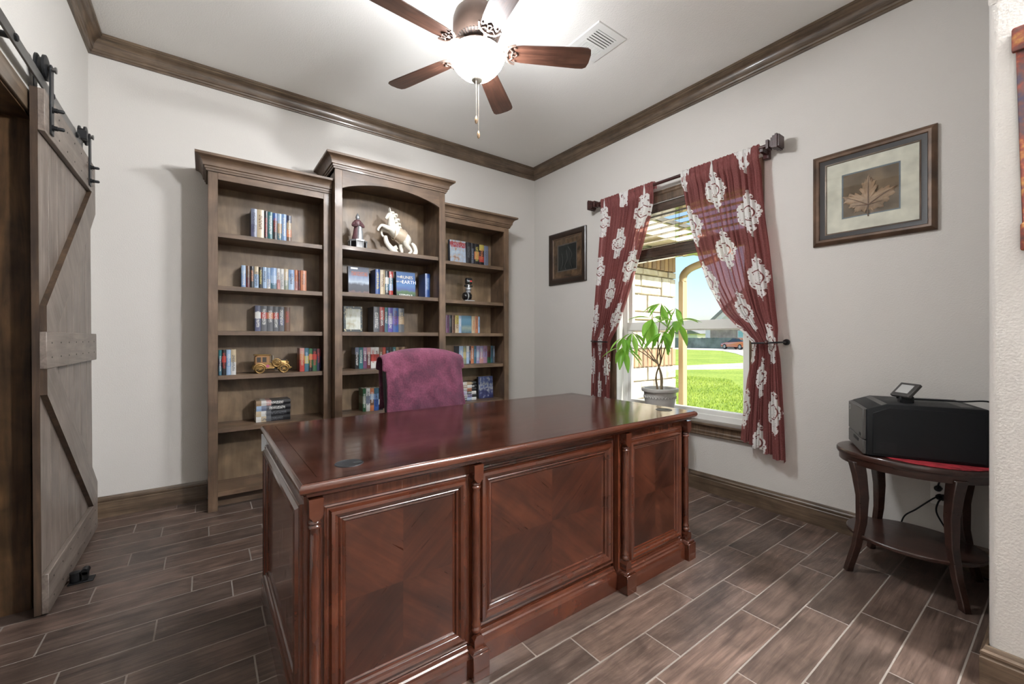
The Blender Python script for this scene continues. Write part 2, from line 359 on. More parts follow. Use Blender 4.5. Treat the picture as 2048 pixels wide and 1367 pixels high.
# wooden blind raised to a short run of open slats over a stacked bundle
M['slat'] = wood('blind_slat_wood', (0.03,0.018,0.013), (0.06,0.037,0.026), (0.1,0.064,0.046), 'y', 1.2, 0.2, coat=1.0)
M['cord'] = plain('blind_cord', (0.12,0.1,0.085), 0.8)
bl = thing('wooden_blind', 'dark wooden blind half raised behind the burgundy curtains', 'blind', (0.045, -1.73, 1.77))
part('headrail', MB().box(0.012, 0.078, OY1+0.008, OY0-0.008, 2.15, 2.216), M['slat'], bl, bevel=0.003)
for i in range(6):
    z = 2.118-0.048*i
    part('slat', MB().box(0.02, 0.07, OY1+0.012, OY0-0.012, z-0.0015, z+0.0015), M['slat'], bl)
for i in range(20):
    z = 1.868-0.0042*i
    part('slat', MB().box(0.02, 0.07, OY1+0.012, OY0-0.012, z-0.0016, z+0.0016), M['slat'], bl)
part('bottom_rail', MB().box(0.02, 0.07, OY1+0.012, OY0-0.012, 1.768, 1.784), M['slat'], bl, bevel=0.003)
for y in (-1.33, -1.73, -2.13):
    for x in (0.022, 0.068): part('ladder_cord', MB().tube([(x, y, 2.15), (x, y, 1.77)], 0.0012, 5), M['cord'], bl)

# ------------------------------------------------------------------ barn door on its track
door = thing('barn_door', 'grey-brown plank barn door with diagonal braces hanging on black rollers', 'door', (-3.517, -1.152, 0.012))
door.rotation_euler = (0, -0.0058, 0)
DW, DH = 0.957, 2.112
for i in range(7):
    a, b = DW*i/7, DW*(i+1)/7
    part('plank', MB().box(0, 0.02, a+0.0012, b-0.0012, 0, DH), [M['doorw']], door, bevel=0.002, local=True)
part('edge_strip', MB().box(-0.0005, 0.0205, -0.004, 0.0012, 0, DH), M['dooredge'], door, local=True, label='dark sawn edge of the door')
part('top_rail', MB().box(0.02, 0.041, -0.004, DW, DH-0.17, DH), M['doory'], door, bevel=0.002, local=True)
part('middle_rail', MB().box(0.02, 0.041, -0.004, DW, 0.985, 1.135), M['doory'], door, bevel=0.002, local=True)
part('bottom_rail', MB().box(0.02, 0.041, -0.004, DW, 0.0, 0.158), M['doory'], door, bevel=0.002, local=True)
M['brace'] = wood('brace_pine', (0.095,0.073,0.059), (0.185,0.148,0.124), (0.27,0.224,0.192), 'y', 1.2, 0.42, stretch=12, blotch=0.25, rot=(0.75,0,0))
M['bsides'] = M['dooredge']
def brace(poly):
    q = MB().prism(poly, 0.0205, 0.041, 'x'); q.m = [1]*len(q.f); q.m[-1] = 0
    return part('brace', q, [M['brace'], M['bsides']], door, local=True, smooth=0)
brace([(0.0,1.135),(0.13,1.135),(DW,1.835),(DW,DH-0.17),(0.86,DH-0.17),(0.0,1.24)])
brace([(0.0,0.985),(0.0,0.88),(0.845,0.158),(DW,0.158),(DW,0.268),(0.13,0.985)])
nails = MB()
for z in (DH-0.13, DH-0.04, 1.03, 1.09, 0.04, 0.12):
    for i in range(7):
        nails.lathe([(0.004,0.0409),(0.004,0.0417),(0.001,0.042)], 6, (0, DW*(i+0.5)/7, z), axis='x')
part('nail_heads', nails, M['dark'], door, local=True)
for y in (0.075, 0.80):
    h = part('hanger', MB().box(0.0412, 0.0475, y-0.02, y+0.02, DH-0.155, DH+0.115).lathe([(0.021,0.0412),(0.021,0.0475)], 16, (0, y, DH+0.115), axis='x'), M['black'], door, bevel=0.0012, local=True)
    part('back_strap', MB().box(-0.004, 0.0, y-0.02, y+0.02, DH-0.12, DH+0.115), M['black'], h, local=True)
    part('roller', MB().lathe([(0.012,0.003),(0.05,0.003),(0.05,0.009),(0.038,0.012),(0.038,0.022),(0.05,0.025),(0.05,0.033),(0.03,0.036),(0.012,0.037)], 28, (0, y, DH+0.118), axis='x'), M['black'], h, local=True)
    part('axle', MB().lathe([(0.009,-0.006),(0.009,0.055),(0.013,0.055),(0.013,0.06)], 12, (0, y, DH+0.118), axis='x'), M['steel'], h, local=True)
    for z in (DH-0.05, DH-0.125):
        part('bolt', MB().lathe([(0.013,0.0475),(0.013,0.051),(0.0095,0.051),(0.0095,0.062),(0.0075,0.063),(0.0075,0.078),(0.004,0.083)], 10, (0, y, z), axis='x'), M['black'], h, local=True)
trk = thing('barn_door_track', 'flat steel sliding track bolted to the wall above the barn door', 'door track', (-3.52, -1.4, 2.15))
part('bar', MB().box(-3.512, -3.504, -2.5, -0.40, 2.15, 2.195), M['steel'], trk, bevel=0.0015)
for y in (-2.3, -1.85, -1.42, -0.98, -0.55):
    b = part('standoff_bolt', MB().lathe([(0.011,-3.548),(0.011,-3.512)], 12, (0,y,2.172), axis='x').lathe([(0.013,-3.504),(0.013,-3.497),(0.008,-3.494)], 6, (0,y,2.172), axis='x'), M['black'], trk)
part('door_stop', MB().box(-3.515, -3.48, -0.46, -0.43, 2.19, 2.235), M['black'], trk, bevel=0.002)
fg = thing('floor_guide', 'small black roller guide on the floor at the foot of the barn door', 'door guide', (-3.45, -0.89, 0))
part('base_plate', MB().box(-3.47, -3.385, -0.915, -0.86, 0, 0.006), M['black'], fg, bevel=0.001)
part('roller', MB().lathe([(0.006,0.006),(0.02,0.008),(0.02,0.048),(0.006,0.052)], 16, (-3.448,-0.888,0)), M['black'], fg)
part('bracket', MB().box(-3.425, -3.405, -0.905, -0.87, 0.006, 0.045).lathe([(0.015,-0.905),(0.015,-0.87)], 14, (-3.415,0,0.045), axis='y'), M['black'], fg, bevel=0.001)

# ------------------------------------------------------------------ bookcases
SH = [1.814, 1.467, 1.171, 0.878, 0.531, 0.121]
BCR = [(0,0.0), (0.01,0.0), (0.012,0.012), (0.017,0.014), (0.018,0.026), (0.024,0.028)]
for i in range(6):
    a = i/5*PI/2; BCR.append((0.026+0.036*(1-math.cos(a)), 0.03+0.05*math.sin(a)))
BCR += [(0.067,0.083), (0.067,0.098), (0,0.098)]
def bookcase(x0, x1, yf, top, label, arch_):
    t = thing('bookcase', label, 'bookcase', ((x0+x1)/2, yf/2, 0), group='row of built-in bookcases')
    sw = 0.053
    part('back_panel', MB().box(x0+0.02, x1-0.02, -0.022, -0.006, 0.0, top), M['caseback'], t)
    part('side_panel', MB().box(x0+0.001, x0+0.026, yf+0.02, -0.006, 0, top), M['casez'], t)
    part('side_panel', MB().box(x1-0.026, x1-0.001, yf+0.02, -0.006, 0, top), M['casez'], t)
    part('stile', MB().box(x0, x0+sw, yf, yf+0.02, 0, top), M['casez'], t, bevel=0.0015)
    part('stile', MB().box(x1-sw, x1, yf, yf+0.02, 0, top), M['casez'], t, bevel=0.0015)
    if arch_:
        poly = [(x0+sw, top), (x0+sw, 2.230)]
        for i in range(21):
            u = i/20; poly.append((x0+sw+(x1-x0-2*sw)*u, 2.23+0.078*math.sin(PI*u)**0.8))
        poly.append((x1-sw, top))
        part('arched_rail', MB().prism(poly, yf, yf+0.02, 'y'), M['case'], t)
    else: part('top_rail', MB().box(x0+sw, x1-sw, yf, yf+0.02, 2.152, top), M['case'], t, bevel=0.001)
    part('top_panel', MB().box(x0+0.001, x1-0.001, yf+0.02, -0.006, top-0.02, top), M['case'], t)
    for z in SH[:-1]: part('shelf', MB().box(x0+0.027, x1-0.027, yf+0.022, -0.023, z-0.03, z), M['case'], t, bevel=0.001)
    part('bottom_shelf', MB().box(x0+0.027, x1-0.027, yf+0.004, -0.023, 0.09, 0.121), M['case'], t, bevel=0.001)
    part('toe_kick', MB().box(x0+0.027, x1-0.027, yf+0.10, yf+0.115, 0, 0.09), M['case'], t)
    q = MB(); ml = -1
    def R_(p0, p1, n, a, b): q.run((p0[0],p0[1],top-0.003), (p1[0],p1[1],top-0.003), n, BCR, a, b)
    R_((x0,yf), (x1,yf), (0,-1,0), -1 if arch_ or x0 < -2.5 else 0, -1 if arch_ or x0 > -1.5 else 0)
    if arch_ or x0 < -2.5: R_((x0,-0.006), (x0,yf), (-1,0,0), 0, -1)
    if arch_ or x0 > -1.5: R_((x1,yf), (x1,-0.006), (1,0,0), -1, 0)
    part('crown_moulding', q, M['case'], t, smooth=25)
    part('crown_cap', MB().box(x0-0.0, x1+0.0, yf, -0.006, top+0.085, top+0.0945), M['case'], t)
    return t
bookcase(-2.953, -2.2075, -0.305, 2.200, 'stained wooden bookcase nearest the barn door, lower than its middle neighbour', False)
bookcase(-2.2045, -1.3125, -0.40, 2.365, 'tall stained wooden middle bookcase with arched top rail behind the desk', True)
bookcase(-1.3095, -0.571, -0.305, 2.200, 'stained wooden bookcase nearest the room corner and the small dark picture', False)

# ------------------------------------------------------------------ executive desk
DX0, DX1, DYF, DYB = -2.778, -0.941, -2.463, -1.555
desk = thing('executive_desk', 'glossy mahogany executive desk with panelled front and turned corner posts', 'desk', (-1.86, -2.0, 0))
tp = [(0.05,0.700), (0.038,0.700), (0.034,0.705), (0.022,0.709), (0.02,0.716), (0.012,0.719), (0.004,0.724), (0,0.731), (0.0,0.739), (0.004,0.746), (0.011,0.75), (0.05,0.75)]
q = MB(); q.frame((0,0,0), (1,0,0), (0,1,0), (0,0,1), DX0, DX1, DYF, DYB, tp)
part('top_edge_moulding', q, M['mahf'], desk, smooth=35)
part('desktop', MB().box(DX0+0.045, DX1-0.045, DYF+0.045, DYB-0.045, 0.701, 0.7500), M['mahtop'], desk, smooth=0)
part('desktop_border', MB().frame((0,0,0.7496), (1,0,0), (0,1,0), (0,0,1), DX0+0.009, DX1-0.009, DYF+0.009, DYB-0.009, [(0,0), (0,0.0006), (0.04,0.0006), (0.04,0)]), M['mahtop'], desk, smooth=0)
PF = [(0,0), (0,0.007), (0.004,0.009), (0.008,0.006), (0.012,0.007), (0.018,0.016), (0.026,0.019), (0.034,0.015), (0.038,0.008), (0.042,0.011), (0.047,0.008), (0.049,0.002), (0.054,0.004), (0.058,0.001), (0.06,-0.004), (0.06,-0.008), (0,-0.008)]
BP = [(0,0), (0.024,0), (0.024,0.066), (0.02,0.074), (0.013,0.078), (0.012,0.086), (0.007,0.090), (0.005,0.098), (0,0.101)]
def veneer(x0, x1, z0, z1, y, ny=-1):
    cx, cz = (x0+x1)/2, (z0+z1)/2
    for i, (a, b, c, d) in enumerate(((x0,cx,z0,cz), (cx,x1,z0,cz), (x0,cx,cz,z1), (cx,x1,cz,z1))):
        part('veneer_panel', MB().box(a, b, y, y+0.006, c, d), M['ven%d' % (i in (1,2))], desk, smooth=0)
def post(xc, side):
    """corner post: square head, turned column, chamfered foot, plinth"""
    y = -2.4375; r = 0.0155
    hw = 0.0175
    part('post_head', MB().box(xc-hw, xc+hw, -2.440, -2.40, 0.655, 0.7005).prism([(xc-hw,0.655),(xc-hw+0.011,0.641),(xc+hw-0.011,0.641),(xc+hw,0.655)], -2.440, -2.40, 'y'), M['mahf'], desk)
    part('post_column', MB().lathe([(0.010,0.641),(0.015,0.638),(0.016,0.633),(0.012,0.629),(0.0165,0.625),(0.0165,0.62),(0.0125,0.615),(0.0135,0.60),(0.0145,0.35),(0.0145,0.185),(0.0135,0.172),(0.017,0.167),(0.017,0.160),(0.012,0.156),(0.0175,0.150),(0.0175,0.141),(0.013,0.136),(0.011,0.13)], 20, (xc,-2.4195,0)), M['mahf'], desk, smooth=50)
    part('post_foot', MB().box(xc-hw, xc+hw, -2.440, -2.40, 0.09, 0.122).prism([(xc-hw,0.122),(xc+hw,0.122),(xc+hw-0.008,0.135),(xc-hw+0.008,0.135)], -2.440, -2.40, 'y'), M['mahf'], desk)
    part('post_plinth', MB().box(xc-0.0315, xc+0.0315, -2.457, -2.39, 0.0, 0.084).prism([(xc-0.0315,0.084),(xc+0.0315,0.084),(xc+0.024,0.095),(xc-0.024,0.095)], -2.451, -2.39, 'y'), M['mahf'], desk, bevel=0.0015)
for a, b, px in ((-2.762, -2.222, (-2.7335, -2.2345)), (-1.4925, -0.953, (-1.458, -0.978))):
    xa, xb = (a, b)
    part('pedestal', MB().box(xa+0.004, xb-0.004, -2.405, -1.575, 0.02, 0.701), M['mahz'], desk)
    part('base_board', MB().run((px[0]+0.0315,-2.41,0), (px[1]-0.0315,-2.41,0), (0,-1,0), BP), M['mahf'], desk, smooth=25)
    x0, x1 = px[0]+0.024, px[1]-0.024
    part('panel_frame', MB().frame((0,-2.405,0), (1,0,0), (0,0,1), (0,-1,0), x0, x1, 0.104, 0.667, PF), M['mahf'], desk, smooth=30)
    veneer(x0+0.058, x1-0.058, 0.162, 0.609, -2.4065)
    for p in px: post(p, 0)
part('modesty_panel', MB().box(-2.224, -1.49, -2.372, -2.35, 0.03, 0.701), M['mah'], desk)
part('base_board', MB().run((-2.205,-2.378,0), (-1.49,-2.378,0), (0,-1,0), BP), M['mahf'], desk, smooth=25)
part('panel_frame', MB().frame((0,-2.373,0), (1,0,0), (0,0,1), (0,-1,0), -2.212, -1.493, 0.115, 0.672, [(d*1.2, h*1.15) for d, h in PF]), M['mahf'], desk, smooth=30)
veneer(-2.142, -1.563, 0.185, 0.602, -2.3745)
# flank panels
for s, xs in ((-1, -2.758), (1, -0.957)):
    n = (s,0,0)
    part('panel_frame', MB().frame((xs,0,0), (0,1,0), (0,0,1), n, -2.385, -1.60, 0.115, 0.675, PF), M['mahf'], desk, smooth=30)
    part('flank_panel', MB().box(xs-s*0.002, xs+s*0.001, -2.34, -1.65, 0.16, 0.63), M['mahz'], desk)
    BP2 = [(d*0.75, z*1.45) for d, z in BP]
    part('base_board', MB().run((xs,-2.39,0), (xs,-1.565,0), n, BP2), M['mahf'], desk, smooth=25)
    part('post_plinth', MB().box(xs, xs+s*0.018, -1.63, -1.565, 0, 0.10), M['mahy'], desk, bevel=0.0015)
for xc in (-2.624, -1.045):
    g_ = part('cable_grommet', MB().lathe([(0.0,0.7506),(0.036,0.7506),(0.039,0.7517),(0.041,0.7503),(0.041,0.748)], 32, (xc,-2.338,0), cap=False), M['black'], desk)
    part('grommet_slot', MB().box(xc+0.012, xc+0.034, -2.35, -2.334, 0.7507, 0.7512), M['dark'], g_)
part('pencil_drawer', MB().box(-2.20, -1.51, -1.60, -1.575, 0.60, 0.695), M['mah'], desk, bevel=0.002)
solo('paper_slip', MB().box(-2.776, -2.757, -1.572, -1.570, 0.644, 0.716), plain('paper', (0.72,0.76,0.8), 0.7), 'white paper slip hanging under the far corner of the desktop', 'paper')

# ------------------------------------------------------------------ ceiling fan with lit bowl
FX, FY, FZ = -1.8055, -1.726, 2.641
fan = thing('ceiling_fan', 'bronze ceiling fan with five walnut blades and a lit white glass bowl', 'ceiling fan', (FX, FY, ZC))
def fl(prof, name, mat, parent=fan, n=40, **k): return part(name, MB().lathe(prof, n, (FX, FY, 0), **k), mat, parent, smooth=45)
fl([(0.0,ZC),(0.062,ZC),(0.062,2.965),(0.055,2.935),(0.035,2.91),(0.016,2.902)], 'canopy', M['bronze'])
fl([(0.012,2.91),(0.012,2.83)], 'downrod', M['bronze'], n=16)
fl([(0.03,2.848),(0.09,2.842),(0.118,2.828),(0.127,2.80),(0.127,2.745),(0.122,2.738),(0.12,2.725),(0.108,2.70),(0.085,2.682),(0.062,2.676),(0.06,2.668),(0.0,2.668)], 'motor_housing', M['bronze'])
q = MB()
for i in range(36):
    a = 2*PI*i/36; ca, sa = math.cos(a), math.sin(a); b = []
    for rr, zz in ((0.084,2.6800),(0.107,2.6975),(0.107,2.7035),(0.084,2.686)):
        b.append((rr, zz))
    ring = []
    for sgn in (-1, 1):
        ring.append([(FX+rr*ca-sgn*0.0042*sa, FY+rr*sa+sgn*0.0042*ca, zz-0.0015) for rr, zz in b])
    q.loft(ring)
part('vent_slots', q, M['bronzed'], fan, smooth=0)
fl([(0.055,2.67),(0.055,2.652),(0.07,2.648),(0.118,2.645),(0.122,2.640),(0.122,2.632),(0.0,2.632)], 'light_fitter', M['bronze'])
fl([(0.02,2.631),(0.121,2.631),(0.134,2.627),(0.1420,2.616),(0.1445,2.600),(0.136,2.58),(0.113,2.548),(0.086,2.522),(0.06,2.506),(0.03,2.498),(0.001,2.497)], 'light_bowl', M['bowl'])
fl([(0.001,2.4985),(0.026,2.4975),(0.031,2.492),(0.028,2.484),(0.015,2.478),(0.009,2.472),(0.001,2.470)], 'finial', plain('pewter_finial', (0.42,0.38,0.33), 0.35, metal=0.5), n=24)
prof = [(0.165,0.030),(0.19,0.046),(0.24,0.053),(0.42,0.061),(0.545,0.066),(0.585,0.065),(0.603,0.055),(0.611,0.025)]
def blade(k):
    a = math.radians(-30.75)+k*2*PI/5; pitch = math.radians(-12)
    Mx = Matrix.Translation((FX, FY, FZ)) @ Matrix.Rotation(a, 4, 'Z') @ Matrix.Rotation(pitch, 4, 'X')
    poly = [(x, y) for x, y in prof]+[(x, -y) for x, y in reversed(prof)]
    q = MB().prism(poly, -0.003, 0.003); 
    b = bpy.data.objects.new('blade', build('blade', q, M['blade'], bevel=0.001)); COL.objects.link(b); b.parent = fan
    b.matrix_local = Matrix.Translation((0,0,-ZC+0.0)) @ Matrix.Translation((-FX,-FY,0)) @ Mx
    # decorative bracket: arm, crescent with two scrolls
    q = MB(); q.tube([(0.06,0,0.028),(0.10,0,0.024),(0.14,0,-0.004),(0.165,0,-0.008)], [0.013,0.011,0.010,0.009], 10)
    cres = [(0.155+0.10*(1-math.cos(t))*0.55, 0.058*math.sin(t)*1.0, -0.007) for t in [(-1.45+2.9*i/16) for i in range(17)]]
    q.tube(cres, [0.004+0.004*math.cos((i-8)/8*1.4) for i in range(17)], 8)
    q.tube([(0.162,-0.045,-0.007),(0.19,-0.02,-0.007),(0.185,0,-0.007),(0.19,0.02,-0.007),(0.162,0.045,-0.007)], 0.0045, 8)
    q.tube([(0.16,0,-0.007),(0.205,-0.012,-0.006),(0.215,0,-0.006),(0.205,0.012,-0.006),(0.16,0,-0.007)], 0.004, 8)
    for yy in (-0.038, 0.038): q.lathe([(0.006,-0.010),(0.006,-0.004),(0.003,-0.012)][:2], 8, (0.2, yy, 0))
    br = bpy.data.objects.new('blade_bracket', build('blade_bracket', q, M['bronze'])); COL.objects.link(br); br.parent = b
for k in range(5): blade(k)
M['chain'] = plain('pull_chain', (0.35,0.3,0.24), 0.4, metal=0.6)
for dx, dy, ln in ((-0.012, -0.012, 2.29), (0.012, 0.004, 2.225)):
    c = part('pull_chain', MB().tube([(FX+dx,FY+dy,2.50),(FX+dx,FY+dy,ln)], 0.0011, 6), M['chain'], fan)
    part('chain_fob', MB().lathe([(0.002,0.0),(0.006,-0.008),(0.0085,-0.022),(0.007,-0.034),(0.003,-0.040)], 12, (FX+dx,FY+dy,ln)), [plain('fob_wood', (0.24,0.15,0.08), 0.4)], c)

# pendant in the hall behind the camera: the lamp whose light falls through the arch
pen = thing('hall_pendant', 'round opal glass pendant lamp hanging in the hall behind the arch', 'lamp', (-1.0, -4.35, ZC))
part('canopy', MB().lathe([(0.0,ZC),(0.06,ZC),(0.055,2.97),(0.01,2.96)], 24, (-1.0,-4.35,0)), M['bronze'], pen)
part('stem', MB().lathe([(0.008,2.97),(0.008,2.6)], 12, (-1.0,-4.35,0)), M['bronze'], pen)
hb, nt = newmat('lit_opal_globe')
out(nt, node(nt, 'ShaderNodeEmission', Color=(0.95,0.975,1.0), Strength=HALL_POWER).outputs[0])
part('globe', MB().lathe([(0.02,2.605),(0.06,2.59),(0.09,2.55),(0.10,2.50),(0.09,2.45),(0.06,2.41),(0.002,2.395)], 24, (-1.0,-4.35,0)), hb, pen)

# ceiling air vent
vent = thing('air_vent', 'white louvred air register in the ceiling beside the fan', 'vent', (-0.975, -1.80, ZC))
V = dict(x0=-1.10, x1=-0.845, y0=-1.945, y1=-1.665)
part('frame', MB().frame((0,0,ZC), (1,0,0), (0,1,0), (0,0,-1), V['x0'], V['x1'], V['y0'], V['y1'], [(0,0),(0.004,0.006),(0.03,0.008),(0.045,0.008),(0.047,0.0)]), M['whitem'], vent)
part('backing', MB().box(V['x0']+0.03, V['x1']-0.03, V['y0']+0.03, V['y1']-0.03, ZC-0.0015, ZC-0.0005), plain('vent_shadow', (0.10,0.11,0.105), 0.8), vent)
for i in range(5):
    y = V['y0']+0.055+0.019*i
    part('louvre', MB().box(V['x0']+0.045, V['x1']-0.045, y-0.006, y+0.006, ZC-0.008, ZC-0.0055), M['whitem'], vent)
part('divider', MB().box(V['x0']+0.045, V['x1']-0.045, -1.80, -1.787, ZC-0.009, ZC-0.002), M['whitem'], vent)
for i in range(13):
    x = V['x0']+0.052+0.0126*i
    part('louvre', MB().box(x-0.0048, x+0.0048, -1.787, V['y1']-0.046, ZC-0.008, ZC-0.0055), M['whitem'], vent)

# ------------------------------------------------------------------ curtains, rod, holdbacks
M['rod'] = wood('burgundy_brown_rod', (0.02,0.007,0.006), (0.05,0.016,0.014), (0.085,0.03,0.026), 'y', 1.5, 0.4)
rod = thing('curtain_rod', 'dark burgundy-brown curtain rod with stepped square finials', 'curtain rod', (-0.085, -1.72, 2.345))
RZ, RX = 2.345, -0.085
part('pole', MB().lathe([(0.0125,-2.44),(0.0125,-1.0)], 14, (RX,0,RZ), axis='y'), M['rod'], rod)
for s, y0 in ((-1, -2.44), (1, -1.0)):
    q = MB()
    for a, b, hw in ((0,0.016,0.028),(0.016,0.03,0.019),(0.03,0.042,0.031),(0.042,0.058,0.038),(0.058,0.072,0.043),(0.072,0.082,0.037)):
        q.box(RX-hw, RX+hw, y0+s*a, y0+s*b, RZ-hw, RZ+hw)
    part('finial', q, M['rod'], rod, bevel=0.0012)
    yb = y0-s*0.03
    part('bracket', MB().box(RX-0.018, -0.023, yb-0.011, yb+0.011, RZ-0.034, RZ-0.012).box(-0.035, -0.001, yb-0.018, yb+0.018, RZ-0.06, RZ+0.012), M['rod'], rod, bevel=0.002)
def curtain_mat():
    m, nt = newmat('burgundy_sheer_with_medallions')
    uv = node(nt, 'ShaderNodeUVMap'); sp = node(nt, 'ShaderNodeSeparateXYZ', Vector=uv.outputs[0])
    cw, chh = 0.31, 0.45
    uu = math_(nt, 'DIVIDE', sp.outputs[0], cw); vv = math_(nt, 'DIVIDE', sp.outputs[1], chh)
    col = math_(nt, 'FLOOR', uu); odd = math_(nt, 'MODULO', col, 2.0)
    vv = math_(nt, 'ADD', vv, math_(nt, 'MULTIPLY', math_(nt, 'ABSOLUTE', odd), 0.5))
    px = math_(nt, 'MULTIPLY', math_(nt, 'SUBTRACT', math_(nt, 'FRACT', uu), 0.5), cw)
    py = math_(nt, 'MULTIPLY', math_(nt, 'SUBTRACT', math_(nt, 'FRACT', vv), 0.5), chh)
    ax, ay = math_(nt, 'ABSOLUTE', px), math_(nt, 'ABSOLUTE', py); best = None
    r = math_(nt, 'DIVIDE', math_(nt, 'SQRT', math_(nt, 'ADD', math_(nt, 'MULTIPLY', px, px), math_(nt, 'MULTIPLY', py, py))), 0.12)
    for cx_, cy2, rad in ((0,0,0.068),(0,0.080,0.044),(0.068,0.0,0.040),(0.050,0.050,0.036),(0.0,0.128,0.020),(0.030,0.110,0.022),(0.104,0.0,0.016),(0.090,0.028,0.020),(0.0,0.156,0.012)):
        dx, dy = math_(nt, 'SUBTRACT', ax, cx_), math_(nt, 'SUBTRACT', ay, cy2)
        d = math_(nt, 'DIVIDE', math_(nt, 'SQRT', math_(nt, 'ADD', math_(nt, 'MULTIPLY', dx, dx), math_(nt, 'MULTIPLY', dy, dy))), rad)
        best = d if best is None else math_(nt, 'MINIMUM', best, d)
    inside = math_(nt, 'LESS_THAN', best, 1.0)
    cb = node(nt, 'ShaderNodeCombineXYZ', X=px, Y=py, Z=0.0)
    vo = node(nt, 'ShaderNodeTexVoronoi', Vector=cb.outputs[0], Scale=62.0, Randomness=0.7)
    holes = math_(nt, 'GREATER_THAN', vo.outputs['Distance'], 0.33)
    ringd = math_(nt, 'ABSOLUTE', math_(nt, 'SUBTRACT', r, 0.42)); ring = math_(nt, 'GREATER_THAN', ringd, 0.028)
    mask = math_(nt, 'MULTIPLY', math_(nt, 'MULTIPLY', inside, holes), ring)
    wv = node(nt, 'ShaderNodeTexNoise', Vector=uv.outputs[0], Scale=160.0, Detail=2.0)
    red = ramp(nt, wv.outputs[0], [(0.35, (0.255,0.090,0.088)), (0.65, (0.34,0.132,0.126))])
    c = mix(nt, mask, red, (0.78,0.76,0.74))
    dif = node(nt, 'ShaderNodeBsdfDiffuse', Color=c); trl = node(nt, 'ShaderNodeBsdfTranslucent', Color=c)
    m1 = node(nt, 'ShaderNodeMixShader', _0=0.3, _1=dif.outputs[0], _2=trl.outputs[0])
    tr = node(nt, 'ShaderNodeBsdfTransparent', Color=(0.80,0.42,0.42))
    fac = math_(nt, 'MULTIPLY', math_(nt, 'SUBTRACT', 1.0, mask), 0.30)
    m2 = node(nt, 'ShaderNodeMixShader', _0=fac, _1=m1.outputs[0], _2=tr.outputs[0]); out(nt, m2.outputs[0]); return m
M['curtain'] = curtain_mat()
POCKET = [(0.019,2.316),(0.020,2.345),(0.012,2.366),(-0.006,2.371),(-0.018,2.362)]      # cloth sleeve around the pole
def curtain(name, tab, hem, label, seed, u0, sgn):
    """tab: z, y_outer, y_inner; cloth 0.92 m wide gathered between those edges, folds along x"""
    NU, NV = 150, 110; FW = 0.80; nf = 13
    q = MB(); uvs = []; rnd = random.Random(seed); ph = [rnd.uniform(0, 6.28) for _ in range(6)]
    z_top, z_bot = tab[0][0], tab[-1][0]
    for j in range(NV+1):
        v = j/NV; z = z_top+(z_bot-z_top)*v
        k = 0.0; ya, yb = lerp_table([(-a[0], *a[1:]) for a in tab], -z)
        wdt = abs(ya-yb); gather = max(0.12, min(1.0, wdt/FW)); amp = 0.007+0.012*math.sqrt(max(0, 1-gather)); tie = math.exp(-((z-1.095)/0.07)**2); amp *= 1-0.35*tie
        top = max(0, 1-(z_top-z)/0.05)
        for i in range(NU+1):
            u = i/NU
            w = u+0.010*math.sin(2*PI*2.0*u+ph[0]+2.0*v)+0.007*math.sin(2*PI*5*u+ph[1])
            y = ya+(yb-ya)*w
            fx = amp*(math.sin(2*PI*nf*u+ph[2]+0.8*math.sin(3*v+ph[3]))+0.35*math.sin(2*PI*nf*2.3*u+ph[4]+2*v))
            fy = 0.3*amp*math.cos(2*PI*nf*u+ph[2])
            near = max(0, min(1, (z-2.22)/0.10)); x = RX+0.006-0.026*near+fx*(1-0.6*near)-0.02*tie
            zz = z
            if j < len(POCKET): x, zz = RX+POCKET[j][0]+0.15*fx, POCKET[j][1]+0.003*math.sin(2*PI*31*u)
            if j == NV or v > 0.9: zz = z+hem(u)*max(0, (v-0.9)/0.1)
            q.v.append((x, y+fy, zz)); uvs.append((u0+u*FW, v*(z_top-z_bot)*1.05))
    for j in range(NV):
        for i in range(NU):
            a = j*(NU+1)+i; q.f.append((a, a+1, a+NU+2, a+NU+1)); q.m.append(0)
    ymid = (tab[0][1]+tab[0][2])/2
    o = solo(name, q, M['curtain'], label, 'curtain', 'pair of window curtains', loc=(RX, ymid, z_top), smooth=180)
    ul = o.data.uv_layers.new(name='UVMap')
    for lp in o.data.loops: ul.data[lp.index].uv = uvs[lp.vertex_index]
    return o
TL_ = [(2.372,-1.055,-1.612),(2.30,-1.052,-1.600),(2.10,-1.035,-1.555),(1.90,-1.02,-1.49),(1.70,-1.0,-1.42),(1.50,-0.985,-1.345),(1.30,-0.968,-1.265),(1.18,-0.96,-1.205),(1.095,-0.962,-1.165),(1.0,-0.955,-1.15),(0.85,-0.95,-1.14),(0.6,-0.943,-1.135),(0.37,-0.935,-1.135)]
TR_ = [(2.372,-2.394,-1.838),(2.30,-2.398,-1.85),(2.10,-2.41,-1.885),(1.90,-2.425,-1.93),(1.70,-2.45,-1.985),(1.50,-2.468,-2.055),(1.30,-2.485,-2.165),(1.18,-2.497,-2.28),(1.095,-2.503,-2.36),(1.0,-2.506,-2.355),(0.85,-2.515,-2.325),(0.6,-2.53,-2.295),(0.40,-2.54,-2.28)]
curtain('curtain', TL_, lambda u: 0.015*math.sin(9*u), 'burgundy curtain with white medallions tied back nearer the dark picture', 3, 0.08, 1)
curtain('curtain', TR_, lambda u: -0.05+0.10*u+0.012*math.sin(25*u), 'burgundy curtain with white medallions tied back nearer the leaf picture', 11, 0.31, -1)
